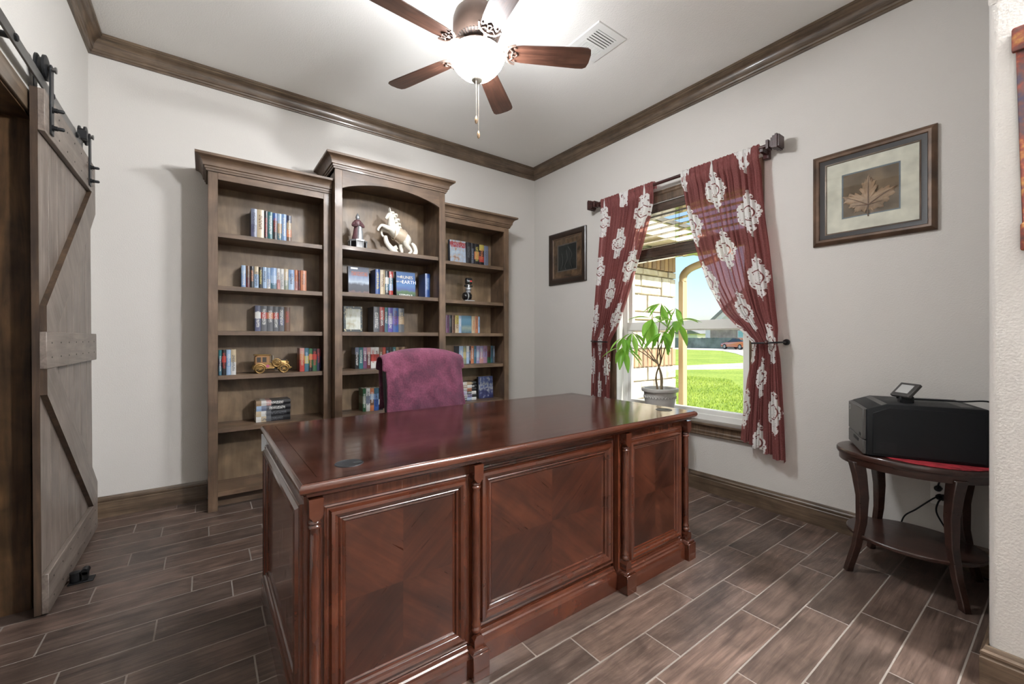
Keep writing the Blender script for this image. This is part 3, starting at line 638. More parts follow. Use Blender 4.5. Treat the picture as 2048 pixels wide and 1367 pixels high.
for y0, y1, lab in ((-0.955, -1.175, 'dark metal holdback around the curtain nearer the room corner'), (-2.51, -2.352, 'dark metal holdback around the curtain nearer the printer')):
    s = 1 if y1 < y0 else -1
    h = thing('curtain_holdback', lab, 'holdback', (-0.02, y0+0.006*s, 1.097), group='curtain holdbacks')
    part('arm', MB().tube(curve([(-0.002,y0+0.01*s,1.097),(-0.06,y0+0.012*s,1.097),(-0.128,y0-0.02*s,1.095),(-0.138,(y0+y1)/2,1.092),(-0.128,y1+0.01*s,1.09)], 6), 0.0055, 8), M['black'], h)
    part('ball_end', MB().lathe([(0.001,-0.015),(0.010,-0.011),(0.0145,0),(0.010,0.011),(0.001,0.015)], 14, (-0.135,y0-0.055*s,1.095)), M['rod'], h)
    part('wall_plate', MB().lathe([(0.018,-0.0195),(0.02,-0.006),(0.012,-0.002),(0.012,-0.001)], 16, (0.0,y0+0.01*s,1.097), axis='x'), M['black'], h)

# ------------------------------------------------------------------ money tree on its stand in front of the window
M['pot'] = plain('glazed_grey_pot', (0.44,0.425,0.40), 0.35, bump=0.08, bscale=60, var=0.12)
M['soil'] = plain('potting_soil', (0.05,0.035,0.025), 0.95, bump=0.6, bscale=90)
M['stem'] = plain('plant_stem', (0.20,0.145,0.085), 0.7, bump=0.2, bscale=120)
def leaf_mat():
    m, nt = newmat('money_tree_leaf'); oi = node(nt, 'ShaderNodeObjectInfo')
    c = ramp(nt, oi.outputs['Random'], [(0.0, (0.16,0.36,0.05)), (0.6, (0.26,0.54,0.08)), (1.0, (0.36,0.62,0.14))])
    p = node(nt, 'ShaderNodeBsdfPrincipled', Base_Color=c, Roughness=0.38); t = node(nt, 'ShaderNodeBsdfTranslucent', Color=mix(nt, 0.5, c, (0.4,0.8,0.08)))
    out(nt, node(nt, 'ShaderNodeMixShader', _0=0.5, _1=p.outputs[0], _2=t.outputs[0]).outputs[0]); return m
M['leaf'] = leaf_mat()
PX, PY = -0.22, -1.752
stand = thing('plant_stand', 'round dark wooden plant stand under the potted money tree', 'plant stand', (PX, PY, 0))
part('stand_top', MB().lathe([(0.0,0.515),(0.13,0.515),(0.135,0.525),(0.13,0.535),(0.0,0.535)], 28, (PX,PY,0)), M['trim'], stand)
for k in range(3):
    a = k*2*PI/3+0.5; part('leg', MB().tube([(PX+0.09*math.cos(a),PY+0.09*math.sin(a),0.517),(PX+0.07*math.cos(a),PY+0.07*math.sin(a),0.28),(PX+0.12*math.cos(a),PY+0.12*math.sin(a),0.0)], [0.013,0.011,0.012], 10), M['trimz'], stand)
pl = thing('potted_money_tree', 'leafy green money tree in a grey glazed pot before the window', 'plant', (PX, PY, 0.535))
q = MB().lathe([(0.0,0.536),(0.078,0.536),(0.084,0.545),(0.098,0.60),(0.110,0.66),(0.114,0.70),(0.115,0.722),(0.129,0.726),(0.133,0.735),(0.132,0.75),(0.126,0.753),(0.112,0.749),(0.106,0.72)], 40, (PX,PY,0), cap=False)
pot = part('pot', q, M['pot'], pl)
q = MB()
for i in range(34):
    a = 2*PI*i/34; z0 = 0.685+0.008*(-1)**i
    q.tube([(PX+0.1135*math.cos(a),PY+0.1135*math.sin(a),0.678),(PX+0.1155*math.cos(a+0.09),PY+0.1155*math.sin(a+0.09),0.694),(PX+0.1155*math.cos(a+0.18),PY+0.1155*math.sin(a+0.18),0.68)], 0.0028, 6)
part('embossed_band', q, M['pot'], pot)
part('soil', MB().lathe([(0.0,0.728),(0.108,0.726)], 30, (PX,PY,0), cap=False), M['soil'], pl)
hubs = [((-0.22,-1.687,1.272),7,1.0), ((-0.25,-1.905,1.245),6,1.05), ((-0.20,-1.396,1.055),5,0.95), ((-0.26,-1.80,1.167),5,0.85), ((-0.24,-1.518,1.166),5,0.8), ((-0.19,-1.745,1.385),5,0.75), ((-0.17,-1.85,1.345),4,0.7), ((-0.27,-1.45,1.13),4,0.7)]
forks = [(-0.225,-1.765,0.95), (-0.22,-1.735,0.93), (-0.21,-1.72,0.96)]
for f0, b in zip(forks, ((-0.01,0.012),(0.012,-0.008),(-0.004,-0.014))):
    part('stem', MB().tube(curve([(PX+b[0],PY+b[1],0.725),(PX+b[0]*1.5,PY+b[1]*1.3+0.006,0.84),f0], 6), [0.0075]*6+[0.006]*7, 8), M['stem'], pl)
hubs = [(h, n+1, s) for h, n, s in hubs]
for (h, n, s), k in zip(hubs, (0,0,1,0,1,2,2,1)):
    f0 = forks[k]; mid = [(f0[i]*0.45+h[i]*0.55) for i in range(3)]; mid[2] += 0.03
    part('stem', MB().tube(curve([f0, mid, h], 6), [0.0045-0.0002*i for i in range(13)], 6), M['stem'], pl)
    rnd = random.Random(int(h[1]*-1000))
    for i in range(n):
        az = 2*PI*i/n+rnd.uniform(-0.3,0.3); drop = rnd.uniform(-1.15,-0.15) if n < 7 or i % 3 else 0.25
        L = 0.168*s*rnd.uniform(0.8,1.12); wd = 0.027*s*rnd.uniform(0.9,1.15)
        d = Vector((0.62*math.cos(az), math.sin(az), 0)).normalized()*math.cos(drop)+Vector((0,0,math.sin(drop)))
        side = d.cross(Vector((0,0,1))).normalized(); up = side.cross(d)
        q = MB(); rings = []
        for j in range(9):
            t = j/8; ww = wd*math.sin(PI*min(1, t*0.93+0.05))**0.75*(0.35+0.65*min(1, t*2.2)); c = Vector(h)+d*(L*t+0.012)+Vector((0,0,-0.055*s*t*t))
            rings.append([c-side*ww+up*ww*0.35, c-side*ww*0.5+up*ww*0.14, c, c+side*ww*0.5+up*ww*0.14, c+side*ww+up*ww*0.35])
        for r_ in rings: q.v += [tuple(p) for p in r_]
        for a in range(8):
            for b in range(4): q.f.append((a*5+b, a*5+b+1, a*5+b+6, a*5+b+5)); q.m.append(0)
        part('leaf', q, M['leaf'], pl, smooth=180)

# ------------------------------------------------------------------ books
M['pages'] = plain('page_block', (0.62,0.55,0.43), 0.9, bump=0.3, bscale=400)
def spine_mat(base, ink, bands, seed, horiz=False):
    m, nt = newmat('book_cover')
    tc = node(nt, 'ShaderNodeTexCoord'); sp = node(nt, 'ShaderNodeSeparateXYZ', Vector=tc.outputs['Generated'])
    X, Y, Z = sp.outputs
    U, Vv = (Z, X) if horiz else (X, Z)           # U across the spine, Vv along it
    c = base
    if bands:
        st = []; 
        for p, bc in bands: st.append((p, bc))
        c = ramp(nt, Vv, st, 'CONSTANT')
    mp = node(nt, 'ShaderNodeMapping', Vector=tc.outputs['Generated'], Scale=((13,1,2.5) if horiz else (2.5,1,13)), Location=(seed*3.7, 0, seed*1.9))
    nz = node(nt, 'ShaderNodeTexNoise', Vector=mp.outputs[0], Scale=2.6, Detail=2.0, Roughness=0.7)
    let = math_(nt, 'GREATER_THAN', nz.outputs[0], 0.5)
    lo, hi = 0.16+0.1*((seed*7) % 3), 0.78+0.05*((seed*5) % 3)
    mk = math_(nt, 'MULTIPLY', math_(nt, 'GREATER_THAN', Vv, lo), math_(nt, 'LESS_THAN', Vv, hi))
    mk = math_(nt, 'MULTIPLY', mk, math_(nt, 'LESS_THAN', math_(nt, 'ABSOLUTE', math_(nt, 'SUBTRACT', U, 0.5)), 0.27))
    mk = math_(nt, 'MULTIPLY', mk, math_(nt, 'LESS_THAN', Y, 0.04))
    mk = math_(nt, 'MULTIPLY', mk, let)
    c = mix(nt, mk, c, ink)
    p = node(nt, 'ShaderNodeBsdfPrincipled', Base_Color=c, Roughness=0.32); out(nt, p.outputs[0]); return m
BK = {'k': (0.012,0.012,0.016), 'n': (0.02,0.025,0.07), 's': (0.11,0.12,0.21), 'c': (0.62,0.5,0.33), 't': (0.03,0.17,0.19), 'b': (0.22,0.36,0.62), 'lb': (0.38,0.52,0.72),
      'm': (0.13,0.02,0.025), 'o': (0.62,0.22,0.1), 'w': (0.75,0.74,0.71), 'g': (0.035,0.13,0.055), 'gg': (0.3,0.34,0.26), 'p': (0.16,0.06,0.14), 'r': (0.48,0.05,0.04), 'y': (0.6,0.5,0.12),
      'pi': (0.6,0.3,0.28), 'bl': (0.04,0.11,0.36), 'pu': (0.13,0.1,0.42), 'br': (0.17,0.085,0.045), 'ta': (0.4,0.27,0.16), 'gy': (0.13,0.135,0.15), 'lv': (0.36,0.32,0.52), 'mv': (0.42,0.24,0.36), 'se': (0.06,0.16,0.22), 'ss': (0.20,0.23,0.33)}
BK = {k: tuple(0.62*x for x in v) for k, v in BK.items()}
CN = {'k': 'black', 'n': 'navy', 's': 'slate blue', 'c': 'cream', 't': 'teal', 'b': 'mid blue', 'lb': 'light blue', 'm': 'maroon', 'o': 'orange', 'w': 'white', 'g': 'dark green', 'gg': 'grey-green', 'p': 'plum', 'r': 'red', 'y': 'yellow',
      'pi': 'salmon pink', 'bl': 'royal blue', 'pu': 'violet', 'br': 'brown', 'ta': 'tan', 'gy': 'charcoal', 'lv': 'lavender', 'mv': 'mauve', 'se': 'sea blue', 'ss': 'pale slate'}
ORD = ['first', 'second', 'third', 'fourth', 'fifth', 'sixth', 'seventh', 'eighth', 'ninth', 'tenth', 'eleventh', 'twelfth', 'thirteenth', 'fourteenth', 'fifteenth', 'sixteenth']
seedc = [0]
def book(x0, x1, y, z, h, dep, spec, label, group, depth_gap=0.0):
    """upright book, spine facing -y; spec 'base/ink/band...' """
    f = spec.split('/'); base = BK[f[0]]; ink = BK[f[1]] if len(f) > 1 else (0.7,0.7,0.68)
    bands = None
    if len(f) > 2:
        bands = [(i/(len(f)-1), BK[c]) for i, c in enumerate([f[0]]+f[2:])]
    seedc[0] += 1; sd = seedc[0]; w = x1-x0
    q = MB(); tck = 0.0018 if h < 0.19 else 0.003
    n = 5
    sec = [(x0, y+dep), (x0, y+0.003)]
    for i in range(1, n): sec.append((x0+w*i/n, y+0.003-0.003*math.sin(PI*i/n)))
    sec += [(x1, y+0.003), (x1, y+dep), (x1-tck, y+dep), (x1-tck, y+0.005), (x0+tck, y+0.005), (x0+tck, y+dep)]
    q.prism(sec, z+0.0005, z+h)
    o = solo('book', q, spine_mat(base, ink, bands, sd), label, 'book', group, loc=((x0+x1)/2, y, z), smooth=35)
    part('page_block', MB().box(x0+tck+0.0002, x1-tck-0.0002, y+0.005, y+dep-0.003, z+0.003, z+h-0.003), M['pages'], o)
    return o
def book_row(xs, y, z, hs, specs, where, dep=0.108, start=0):
    for i, sp_ in enumerate(specs):
        h = hs[i % len(hs)]
        pos = ORD[i] if i < len(specs)-1 or len(specs) == 1 else 'last'
        book(xs[i]+0.0006, xs[i+1]-0.0006, y, z, h, dep, sp_, '%s book, %s from left %s' % (CN[sp_.split('/')[0]], pos, where) if pos != 'last' else '%s book at the right end %s' % (CN[sp_.split('/')[0]], where), 'books '+where)
book_row([-2.706,-2.67,-2.627,-2.602,-2.573,-2.542,-2.514,-2.484,-2.451], -0.165, 1.814, [0.222,0.222,0.219,0.217,0.214,0.214,0.216,0.212], ['s/n/ss','c/br','k/r','t/w','k/r/k/k/bl','se/c/ta/lb','b/w','br/c/o/ta/n'], 'in the top row beside the barn door', dep=0.14)
book_row([-2.762,-2.735,-2.71,-2.684,-2.657,-2.633,-2.606,-2.583,-2.544,-2.521,-2.496,-2.467,-2.427,-2.404,-2.386,-2.345], -0.135, 1.467, [0.168,0.167,0.166,0.168,0.165,0.167,0.166], ['b/w/b/lb','m/k/br','k/o','lb/n/lb/c','k/y','lb/n','w/bl/lb','se/lb/lb/b','pi/m/w','w/gy/w','gg/w/c','lb/n/lb/b','pi/m/o','m/k','o/br/o'], 'on the shelf below the top row by the door')
book_row([-2.68,-2.644,-2.605,-2.566,-2.531,-2.494,-2.455], -0.135, 1.171, [0.185,0.184,0.184,0.183,0.183,0.182], ['s/w/s/w/s','gy/w/gy/r/gy','gy/w/gy/o/gy','gy/w/gy/r/gy','gy/w/s/gy/gy','br/r/br'], 'in the dark matching set by the door', dep=0.11)
book_row([-2.896,-2.879,-2.854,-2.829,-2.8], -0.284, 0.878, [0.166,0.168,0.168,0.170], ['se/w/n/t','k/r/k/r/k','lb/w/b/lb','w/gy/c'], 'left of the gold toy car')
book_row([-2.41,-2.378,-2.349,-2.324,-2.294,-2.265], -0.245, 0.878, [0.172,0.172,0.168,0.168,0.166], ['r/c/r/o/pi','se/lb/y/se','k/o/g/o/g','g/r/g/r/k','n/r/n/m'], 'right of the gold toy car')
def flat_stack(x0, x1, y0, z, ths, specs, dep, where, group, skew=0.0):
    zz = z
    for i, (th, sp_) in enumerate(zip(ths, specs)):
        f = sp_.split('/'); base = BK[f[0]]; ink = BK[f[1]]; bands = [(j/(len(f)-1), BK[c]) for j, c in enumerate([f[0]]+f[2:])] if len(f) > 2 else None
        seedc[0] += 1; q = MB(); t = 0.002; dx = random.uniform(-0.003, 0.003)
        q.prism([(y0+dep,zz+0.0003),(y0,zz+0.0003),(y0-0.002,zz+th/2),(y0,zz+th-0.0003),(y0+dep,zz+th-0.0003),(y0+dep,zz+th-t),(y0+0.004,zz+th-t),(y0+0.004,zz+t),(y0+dep,zz+t)], x0+dx, x1+dx, 'x')
        lab = '%s book lying flat, %s, %s' % (CN[f[0]], ('bottom' if i == 0 else 'top' if i == len(ths)-1 else ORD[i]+' from bottom'), where)
        o = solo('book', q, spine_mat(base, ink, bands, seedc[0], True), lab, 'book', group, loc=((x0+x1)/2+dx, y0, zz), smooth=0)
        part('page_block', MB().box(x0+dx+0.002, x1+dx-0.002, y0+0.004, y0+dep-0.002, zz+t+0.0002, zz+th-t-0.0002), M['pages'], o)
        zz += th
flat_stack(-2.68, -2.465, -0.20, 0.531, [0.038,0.038,0.037,0.036], ['w/gy/c/gy/k/k/k/k','c/gy/w/gy/k/k/k/k','lb/w/ss/gy/k/k/k/k','ta/w/w/pi/k/k/k/k'], 0.14, 'in the dark stack by the door', 'dark book stack')
book_row([-1.843,-1.805,-1.763,-1.73,-1.695], -0.205, 1.467, [0.222,0.220,0.214,0.214], ['bl/y','c/br/c','k/w/se/w/k','r/w/b/se/r'], 'between two covers on the middle bookcase', dep=0.14)
book_row([-1.407,-1.362], -0.21, 1.467, [0.225], ['bl/lb'], 'standing alone near the middle bookcase side', dep=0.145)
book_row([-1.859,-1.809,-1.767,-1.739,-1.697,-1.648,-1.598], -0.205, 1.171, [0.209,0.209,0.207,0.207,0.207,0.205], ['gy/w','m/w/r','se/w/t','pu/w/lv/pu','bl/m/pu/bl','gy/c/ta/gy'], 'right of the ornate cover', dep=0.15)
book_row([-2.005,-1.975,-1.942,-1.912,-1.88,-1.847,-1.814,-1.783,-1.757,-1.728,-1.697,-1.671,-1.645,-1.621,-1.594,-1.57], -0.205, 0.878, [0.171,0.171,0.17,0.17], ['k/w/k/ss','t/w/t/t','p/w/p/mv','m/w/m/pi','w/r/r/w','w/m/r/w','br/w','r/o','k/lb','k/ta','t/w','ta/br','br/ta','ta/k','br/ta'], 'in the row above the chair')
book_row([-1.945,-1.918,-1.886,-1.854,-1.816,-1.779], -0.205, 0.531, [0.186,0.186,0.185,0.184,0.182], ['g/w/gg/g','w/gy/ss/w','o/w/br/lb/o','bl/k/bl/b/se','k/w/w/k/k'], 'beside the chair blanket', dep=0.112)
book_row([-0.942,-0.891,-0.855,-0.799,-0.744,-0.695], -0.13, 1.814, [0.231,0.229,0.228,0.226,0.222], ['k/gy','k/ss','k/y/o/k','k/o/r/k/y','ss/gy'], 'on the top shelf near the room corner', dep=0.105)
book_row([-1.164,-1.13,-1.099,-1.066,-1.027,-0.997], -0.13, 1.171, [0.168,0.168,0.167,0.168,0.166], ['p/k','k/gy','br/k','c/br/y','lb/w'], 'in the short row below the figurine', dep=0.105)
book_row([-0.886,-0.847,-0.814,-0.792], -0.13, 1.171, [0.166,0.166,0.164], ['c/o','o/br','lb/n'], 'right of the small picture cover', dep=0.105)
book_row([-1.024,-0.98,-0.944,-0.913,-0.895,-0.862,-0.833,-0.796,-0.752,-0.707,-0.666,-0.639,-0.615], -0.13, 0.878, [0.17,0.169,0.17,0.168], ['se/w/lb/lb','gg/y/c/gg','lb/w/lb/w','n/w','o/w','se/b','lv/w/lb/lv','pi/w/mv/lv','mv/p/lv/mv','g/k/m/br','se/k','gy/lb'], 'in the colourful row near the room corner', dep=0.105)
flat_stack(-1.06, -0.856, -0.165, 0.531, [0.028,0.029,0.03,0.03,0.03,0.03], ['bl/w/k/b/w','lv/k/w/lv/k','mv/w/lv/k/w','pi/k/w/o/k','k/w/ta/w/k','k/c/w/ta/k'], 0.14, 'in the stack right of the chair', 'colourful book stack')
# books with their front covers showing
def cover_mat(kind):
    m, nt = newmat('front_cover_'+kind)
    tc = node(nt, 'ShaderNodeTexCoord'); sp = node(nt, 'ShaderNodeSeparateXYZ', Vector=tc.outputs['Generated']); X, Y, Z = sp.outputs
    nz = node(nt, 'ShaderNodeTexNoise', Vector=tc.outputs['Generated'], Scale=5.0, Detail=5.0).outputs[0]
    zz = math_(nt, 'MULTIPLY_ADD', nz, 0.22, math_(nt, 'SUBTRACT', Z, 0.11))
    if kind == 'castle':
        c = ramp(nt, zz, [(0.0,(0.20,0.10,0.08)),(0.13,(0.16,0.10,0.10)),(0.15,(0.05,0.055,0.075)),(0.36,(0.07,0.08,0.11)),(0.46,(0.55,0.65,0.78)),(0.62,(0.30,0.38,0.55)),(0.8,(0.10,0.12,0.18))])
    elif kind == 'runes':
        c = ramp(nt, zz, [(0.0,(0.02,0.05,0.10)),(0.12,(0.06,0.14,0.07)),(0.22,(0.12,0.22,0.09)),(0.3,(0.10,0.15,0.40)),(0.5,(0.12,0.28,0.62)),(0.75,(0.06,0.16,0.42)),(1.0,(0.10,0.22,0.5))])
    elif kind == 'ornate':
        vo = node(nt, 'ShaderNodeTexVoronoi', Vector=tc.outputs['Generated'], Scale=11.0).outputs['Distance']
        edge = math_(nt, 'MAXIMUM', math_(nt, 'ABSOLUTE', math_(nt, 'SUBTRACT', X, 0.5)), math_(nt, 'ABSOLUTE', math_(nt, 'SUBTRACT', Z, 0.5)))
        inner = ramp(nt, math_(nt, 'ADD', nz, math_(nt, 'MULTIPLY', X, 0.2)), [(0.35,(0.42,0.36,0.22)),(0.55,(0.62,0.62,0.50)),(0.7,(0.75,0.78,0.72))])
        bord = ramp(nt, vo, [(0.25,(0.62,0.55,0.3)),(0.4,(0.03,0.045,0.05))])
        c = mix(nt, math_(nt, 'GREATER_THAN', edge, 0.40), inner, bord)
    elif kind == 'battle':
        c = ramp(nt, nz, [(0.32,(0.30,0.10,0.04)),(0.45,(0.55,0.50,0.45)),(0.52,(0.40,0.50,0.64)),(0.7,(0.62,0.68,0.76))])
        tit = math_(nt, 'MULTIPLY', math_(nt, 'GREATER_THAN', Z, 0.72), math_(nt, 'LESS_THAN', Z, 0.93))
        let = node(nt, 'ShaderNodeTexNoise', Vector=node(nt, 'ShaderNodeMapping', Vector=tc.outputs['Generated'], Scale=(16,1,5)).outputs[0], Scale=2.0).outputs[0]
        c = mix(nt, math_(nt, 'MULTIPLY', tit, math_(nt, 'GREATER_THAN', let, 0.45)), c, (0.42,0.03,0.05))
    elif kind == 'sea':
        c = ramp(nt, zz, [(0.0,(0.05,0.16,0.24)),(0.3,(0.35,0.42,0.36)),(0.5,(0.10,0.25,0.36)),(0.8,(0.16,0.34,0.48))])
    else:
        c = ramp(nt, math_(nt, 'MULTIPLY_ADD', nz, 0.7, math_(nt, 'MULTIPLY', Z, 0.35)), [(0.3,(0.015,0.015,0.07)),(0.45,(0.05,0.06,0.2)),(0.55,(0.5,0.52,0.55)),(0.62,(0.10,0.14,0.35)),(0.8,(0.03,0.05,0.16))])
    if kind in ('castle',):
        tit = math_(nt, 'MULTIPLY', math_(nt, 'GREATER_THAN', Z, 0.68), math_(nt, 'LESS_THAN', Z, 0.83)); tx = math_(nt, 'LESS_THAN', math_(nt, 'ABSOLUTE', math_(nt, 'SUBTRACT', X, 0.53)), 0.4)
        let = node(nt, 'ShaderNodeTexNoise', Vector=node(nt, 'ShaderNodeMapping', Vector=tc.outputs['Generated'], Scale=(16,1,5)).outputs[0], Scale=2.0).outputs[0]
        c = mix(nt, math_(nt, 'MULTIPLY', math_(nt, 'MULTIPLY', tit, tx), math_(nt, 'GREATER_THAN', let, 0.47)), c, (0.42,0.13,0.10))
    out(nt, node(nt, 'ShaderNodeBsdfPrincipled', Base_Color=mix(nt, 1.0, c, (0.6,0.6,0.6), 'MULTIPLY'), Roughness=0.5).outputs[0]); return m
def text_part(txt, size, loc, mat, parent, font_ext=0.0003):
    cu = bpy.data.curves.new('title', 'FONT'); cu.body = txt; cu.size = size; cu.align_x = 'CENTER'; cu.extrude = font_ext
    tmp = bpy.data.objects.new('title', cu); COL.objects.link(tmp); bpy.context.view_layer.update()
    me = bpy.data.meshes.new_from_object(tmp.evaluated_get(bpy.context.evaluated_depsgraph_get())); bpy.data.objects.remove(tmp)
    me.materials.clear(); me.materials.append(mat)
    o = bpy.data.objects.new('title_lettering', me); COL.objects.link(o); o.parent = parent; o.location = loc; o.rotation_euler = (PI/2, 0, 0); return o
def cover_book(x0, x1, y, z, h, th, kind, label, lean=0.06):
    o = thing('book', label, 'book', ((x0+x1)/2, y, z), group='books facing out'); o.rotation_euler = (-lean, 0, 0); w = x1-x0
    part('front_cover', MB().box(-w/2, w/2, 0, 0.003, 0.0005, h), cover_mat(kind), o, local=True)
    part('back_cover', MB().box(-w/2, w/2, th-0.003, th, 0.0005, h), plain('cover_board', (0.03,0.035,0.05), 0.5), o, local=True)
    part('spine', MB().box(-w/2-0.0015, -w/2+0.0015, 0.0005, th-0.0005, 0.0005, h), plain('cover_spine', (0.04,0.045,0.06), 0.5), o, local=True)
    part('page_block', MB().box(-w/2+0.002, w/2-0.003, 0.0032, th-0.0032, 0.003, h-0.003), M['pages'], o, local=True); return o
cb = cover_book(-2.057, -1.897, -0.215, 1.467, 0.225, 0.035, 'castle', 'book with a grey castle front cover and red title on the middle bookcase')
part('library_sticker', MB().box(-0.062, -0.008, -0.0008, 0.0, 0.205, 0.218), M['white'], cb, local=True)
rb = cover_book(-1.668, -1.500, -0.215, 1.467, 0.220, 0.04, 'runes', 'blue landscape front cover book lettered about runes and earth')
M['gold'] = plain('title_cream', (0.75,0.68,0.5), 0.5); M['tw'] = plain('title_white', (0.8,0.8,0.8), 0.5)
text_part('THE', 0.020, (-0.060, -0.0006, 0.168), M['gold'], rb); text_part('RUNES', 0.036, (0.008, -0.0006, 0.163), M['gold'], rb)
text_part('OF THE', 0.018, (-0.055, -0.0006, 0.128), M['gold'], rb); text_part('EARTH', 0.042, (0.028, -0.0006, 0.121), M['tw'], rb); text_part('STEPHEN R.', 0.024, (0.0, -0.0006, 0.014), M['tw'], rb)
cover_book(-2.092, -1.951, -0.215, 1.171, 0.204, 0.03, 'ornate', 'book with an ornate cream and black bordered cover by the bookcase stile')
cover_book(-1.115, -0.946, -0.125, 1.814, 0.238, 0.035, 'battle', 'book with a pale battle-scene cover and red title on the top shelf')
cover_book(-0.995, -0.888, -0.128, 1.171, 0.168, 0.02, 'sea', 'small book with a blue seascape cover between short rows', 0.04)
cover_book(-0.806, -0.64, -0.135, 0.531, 0.215, 0.03, 'night', 'book with a dark blue night-battle cover right of the flat stack')

# ------------------------------------------------------------------ ornaments on the shelves
def skin_mesh(name, chains, mat, parent, sub=2, local=True):
    """connected skeletons: chains = list of [(x,y,z,r), ...]; identical points are shared"""
    vs, rs, es, idx = [], [], [], {}
    for ch in chains:
        prev = None
        for x, y, z, r in ch:
            k = (round(x,4), round(y,4), round(z,4))
            if k not in idx: idx[k] = len(vs); vs.append((x,y,z)); rs.append(r)
            if prev is not None and prev != idx[k]: es.append((prev, idx[k]))
            prev = idx[k]
    me = bpy.data.meshes.new(name); me.from_pydata(vs, es, []); ob = bpy.data.objects.new(name, me); COL.objects.link(ob)
    ob.modifiers.new('skin', 'SKIN'); sd = ob.modifiers.new('sub', 'SUBSURF'); sd.levels = sub; sd.render_levels = sub
    for v, r in zip(me.skin_vertices[0].data, rs): v.radius = (r, r)
    me.skin_vertices[0].data[0].use_root = True
    bpy.context.view_layer.update()
    m2 = bpy.data.meshes.new_from_object(ob.evaluated_get(bpy.context.evaluated_depsgraph_get())); bpy.data.objects.remove(ob)
    m2.materials.clear(); m2.materials.append(mat); m2.polygons.foreach_set('use_smooth', [True]*len(m2.polygons))
    o = bpy.data.objects.new(name, m2); COL.objects.link(o); o.parent = parent; return o
M['porc'] = plain('cream_porcelain', (0.70,0.66,0.58), 0.38, var=0.08, bscale=80)
M['porc2'] = plain('tan_porcelain', (0.52,0.42,0.31), 0.45)
hs = thing('horse_statue', 'cream porcelain statue of a rearing horse with saddle and flowing mane', 'statue', (-1.655, -0.22, 1.814))
def H(a, b, r, y=0.0): return ((a-770)/1600, y, (735-b)/1600, r)
body = [[H(900,520,.050), H(850,480,.050), H(770,460,.048), H(700,405,.050), H(672,345,.040), H(672,280,.030), H(665,215,.026), H(655,185,.024), H(632,205,.020), H(606,250,.013), H(592,272,.012)],
        [H(900,520,.050), H(935,545,.040)]]
for s, kn, ft, hf in ((-1, (520,368), (484,415), (474,455)), (1, (556,400), (556,468), (598,505))):
    yy = 0.030*s
    body.append([H(700,405,.050), H(645,400,.024,yy), H(kn[0]+20,kn[1]+6,.017,yy), H(*kn,.0135,yy), H(*ft,.010,yy), H(*hf,.012,yy)])
for s, st, hk, ft, hf in ((-1, (848,575), (938,660), (880,720), (862,730)), (1, (822,590), (842,690), (792,715), (772,724))):
    yy = 0.033*s
    body.append([H(900,520,.050), H(865,545,.036,yy), H(*st,.026,yy), H(*hk,.0135,yy), H(*ft,.0105,yy), H(*hf,.013,yy)])
hb_ = skin_mesh('horse_body', body, M['porc'], hs)
for s in (-1, 1):
    part('ear', MB().tube([H(655,170,0,0.012*s)[:3], H(648,140,0,0.014*s)[:3], H(642,112,0,0.014*s)[:3]], [0.007,0.006,0.001], 8), M['porc'], hs, local=True)
q = MB()
for a, b in ((692,180),(735,200),(715,230),(765,262),(740,290),(780,320),(750,340),(790,365),(775,390)):
    q.tube(curve([H(a-38,b-5,0,0)[:3], H(a,b-12,0,-0.012)[:3], H(a+14,b+8,0,0.004)[:3], H(a-4,b+18,0,0.01)[:3]], 4), [0.012-0.0006*i for i in range(13)], 7)
part('mane', q, M['porc'], hs, local=True)
part('tail', MB().tube(curve([H(955,540,0)[:3], H(995,580,0)[:3], H(1015,650,0)[:3], H(985,710,0)[:3], H(950,738,0)[:3]], 5), [0.010,0.013,0.015,0.017,0.018,0.019,0.019,0.019,0.019,0.02,0.02,0.021,0.021,0.021,0.02,0.019,0.017,0.015,0.013,0.011,0.006], 10), M['porc'], hs, local=True)
q = MB()
q.lathe([(0.052,-0.035),(0.0545,-0.02),(0.0545,0.022),(0.052,0.035)], 22, (0,0,0), axis='x'); q.xf(Matrix.Translation(H(800,455,0)[:3]) @ Matrix.Rotation(0.45, 4, 'Y'))
sd = part('saddle_blanket', q, M['porc2'], hs, local=True)
q = MB().tube(curve([H(785,415,0)[:3], H(812,395,0)[:3], H(840,402,0)[:3], H(868,392,0)[:3]], 4), [0.018,0.02,0.022,0.022,0.022,0.02,0.02,0.02,0.022,0.022,0.02,0.018,0.014], 10)
part('saddle', q, M['porc2'], hs, local=True)
part('girth_strap', MB().tube([(H(700,400,0)[0]+0.0*i, 0.052*math.sin(2*PI*i/16), H(735,440,0)[2]+0.05*math.cos(2*PI*i/16)-0.004) for i in range(17)], 0.004, 6), M['porc2'], hs, local=True)
q = MB().tube(curve([H(590,490,0)[:3], H(606,570,0)[:3], H(655,635,0)[:3], H(715,690,0)[:3], H(735,735,0)[:3]], 4), [0.014,0.017,0.018,0.02,0.021,0.02,0.022,0.022,0.024,0.024,0.026,0.027,0.028,0.03,0.03,0.03,0.03], 10).tube([H(690,650,0)[:3], H(735,620,0)[:3], H(752,650,0)[:3]], [0.014,0.018,0.012], 8)
part('tree_trunk', q, M['porc'], hs, local=True)
part('base', MB().lathe([(0.0,0.0),(0.10,0.0),(0.102,0.006),(0.09,0.012),(0.0,0.012)], 24).xf(Matrix.Translation((0.045,0,0)) @ Matrix.Diagonal((1.15,0.6,1,1))), M['porc'], hs, local=True)
fg_ = thing('robed_figurine', 'small robed figurine in red and silver on a black octagonal base', 'figurine', (-1.99, -0.22, 1.814))
M['silver'] = plain('dull_silver', (0.42,0.43,0.45), 0.35, metal=0.6); M['robe'] = plain('deep_red_robe', (0.10,0.045,0.05), 0.45, var=0.4, bscale=120)
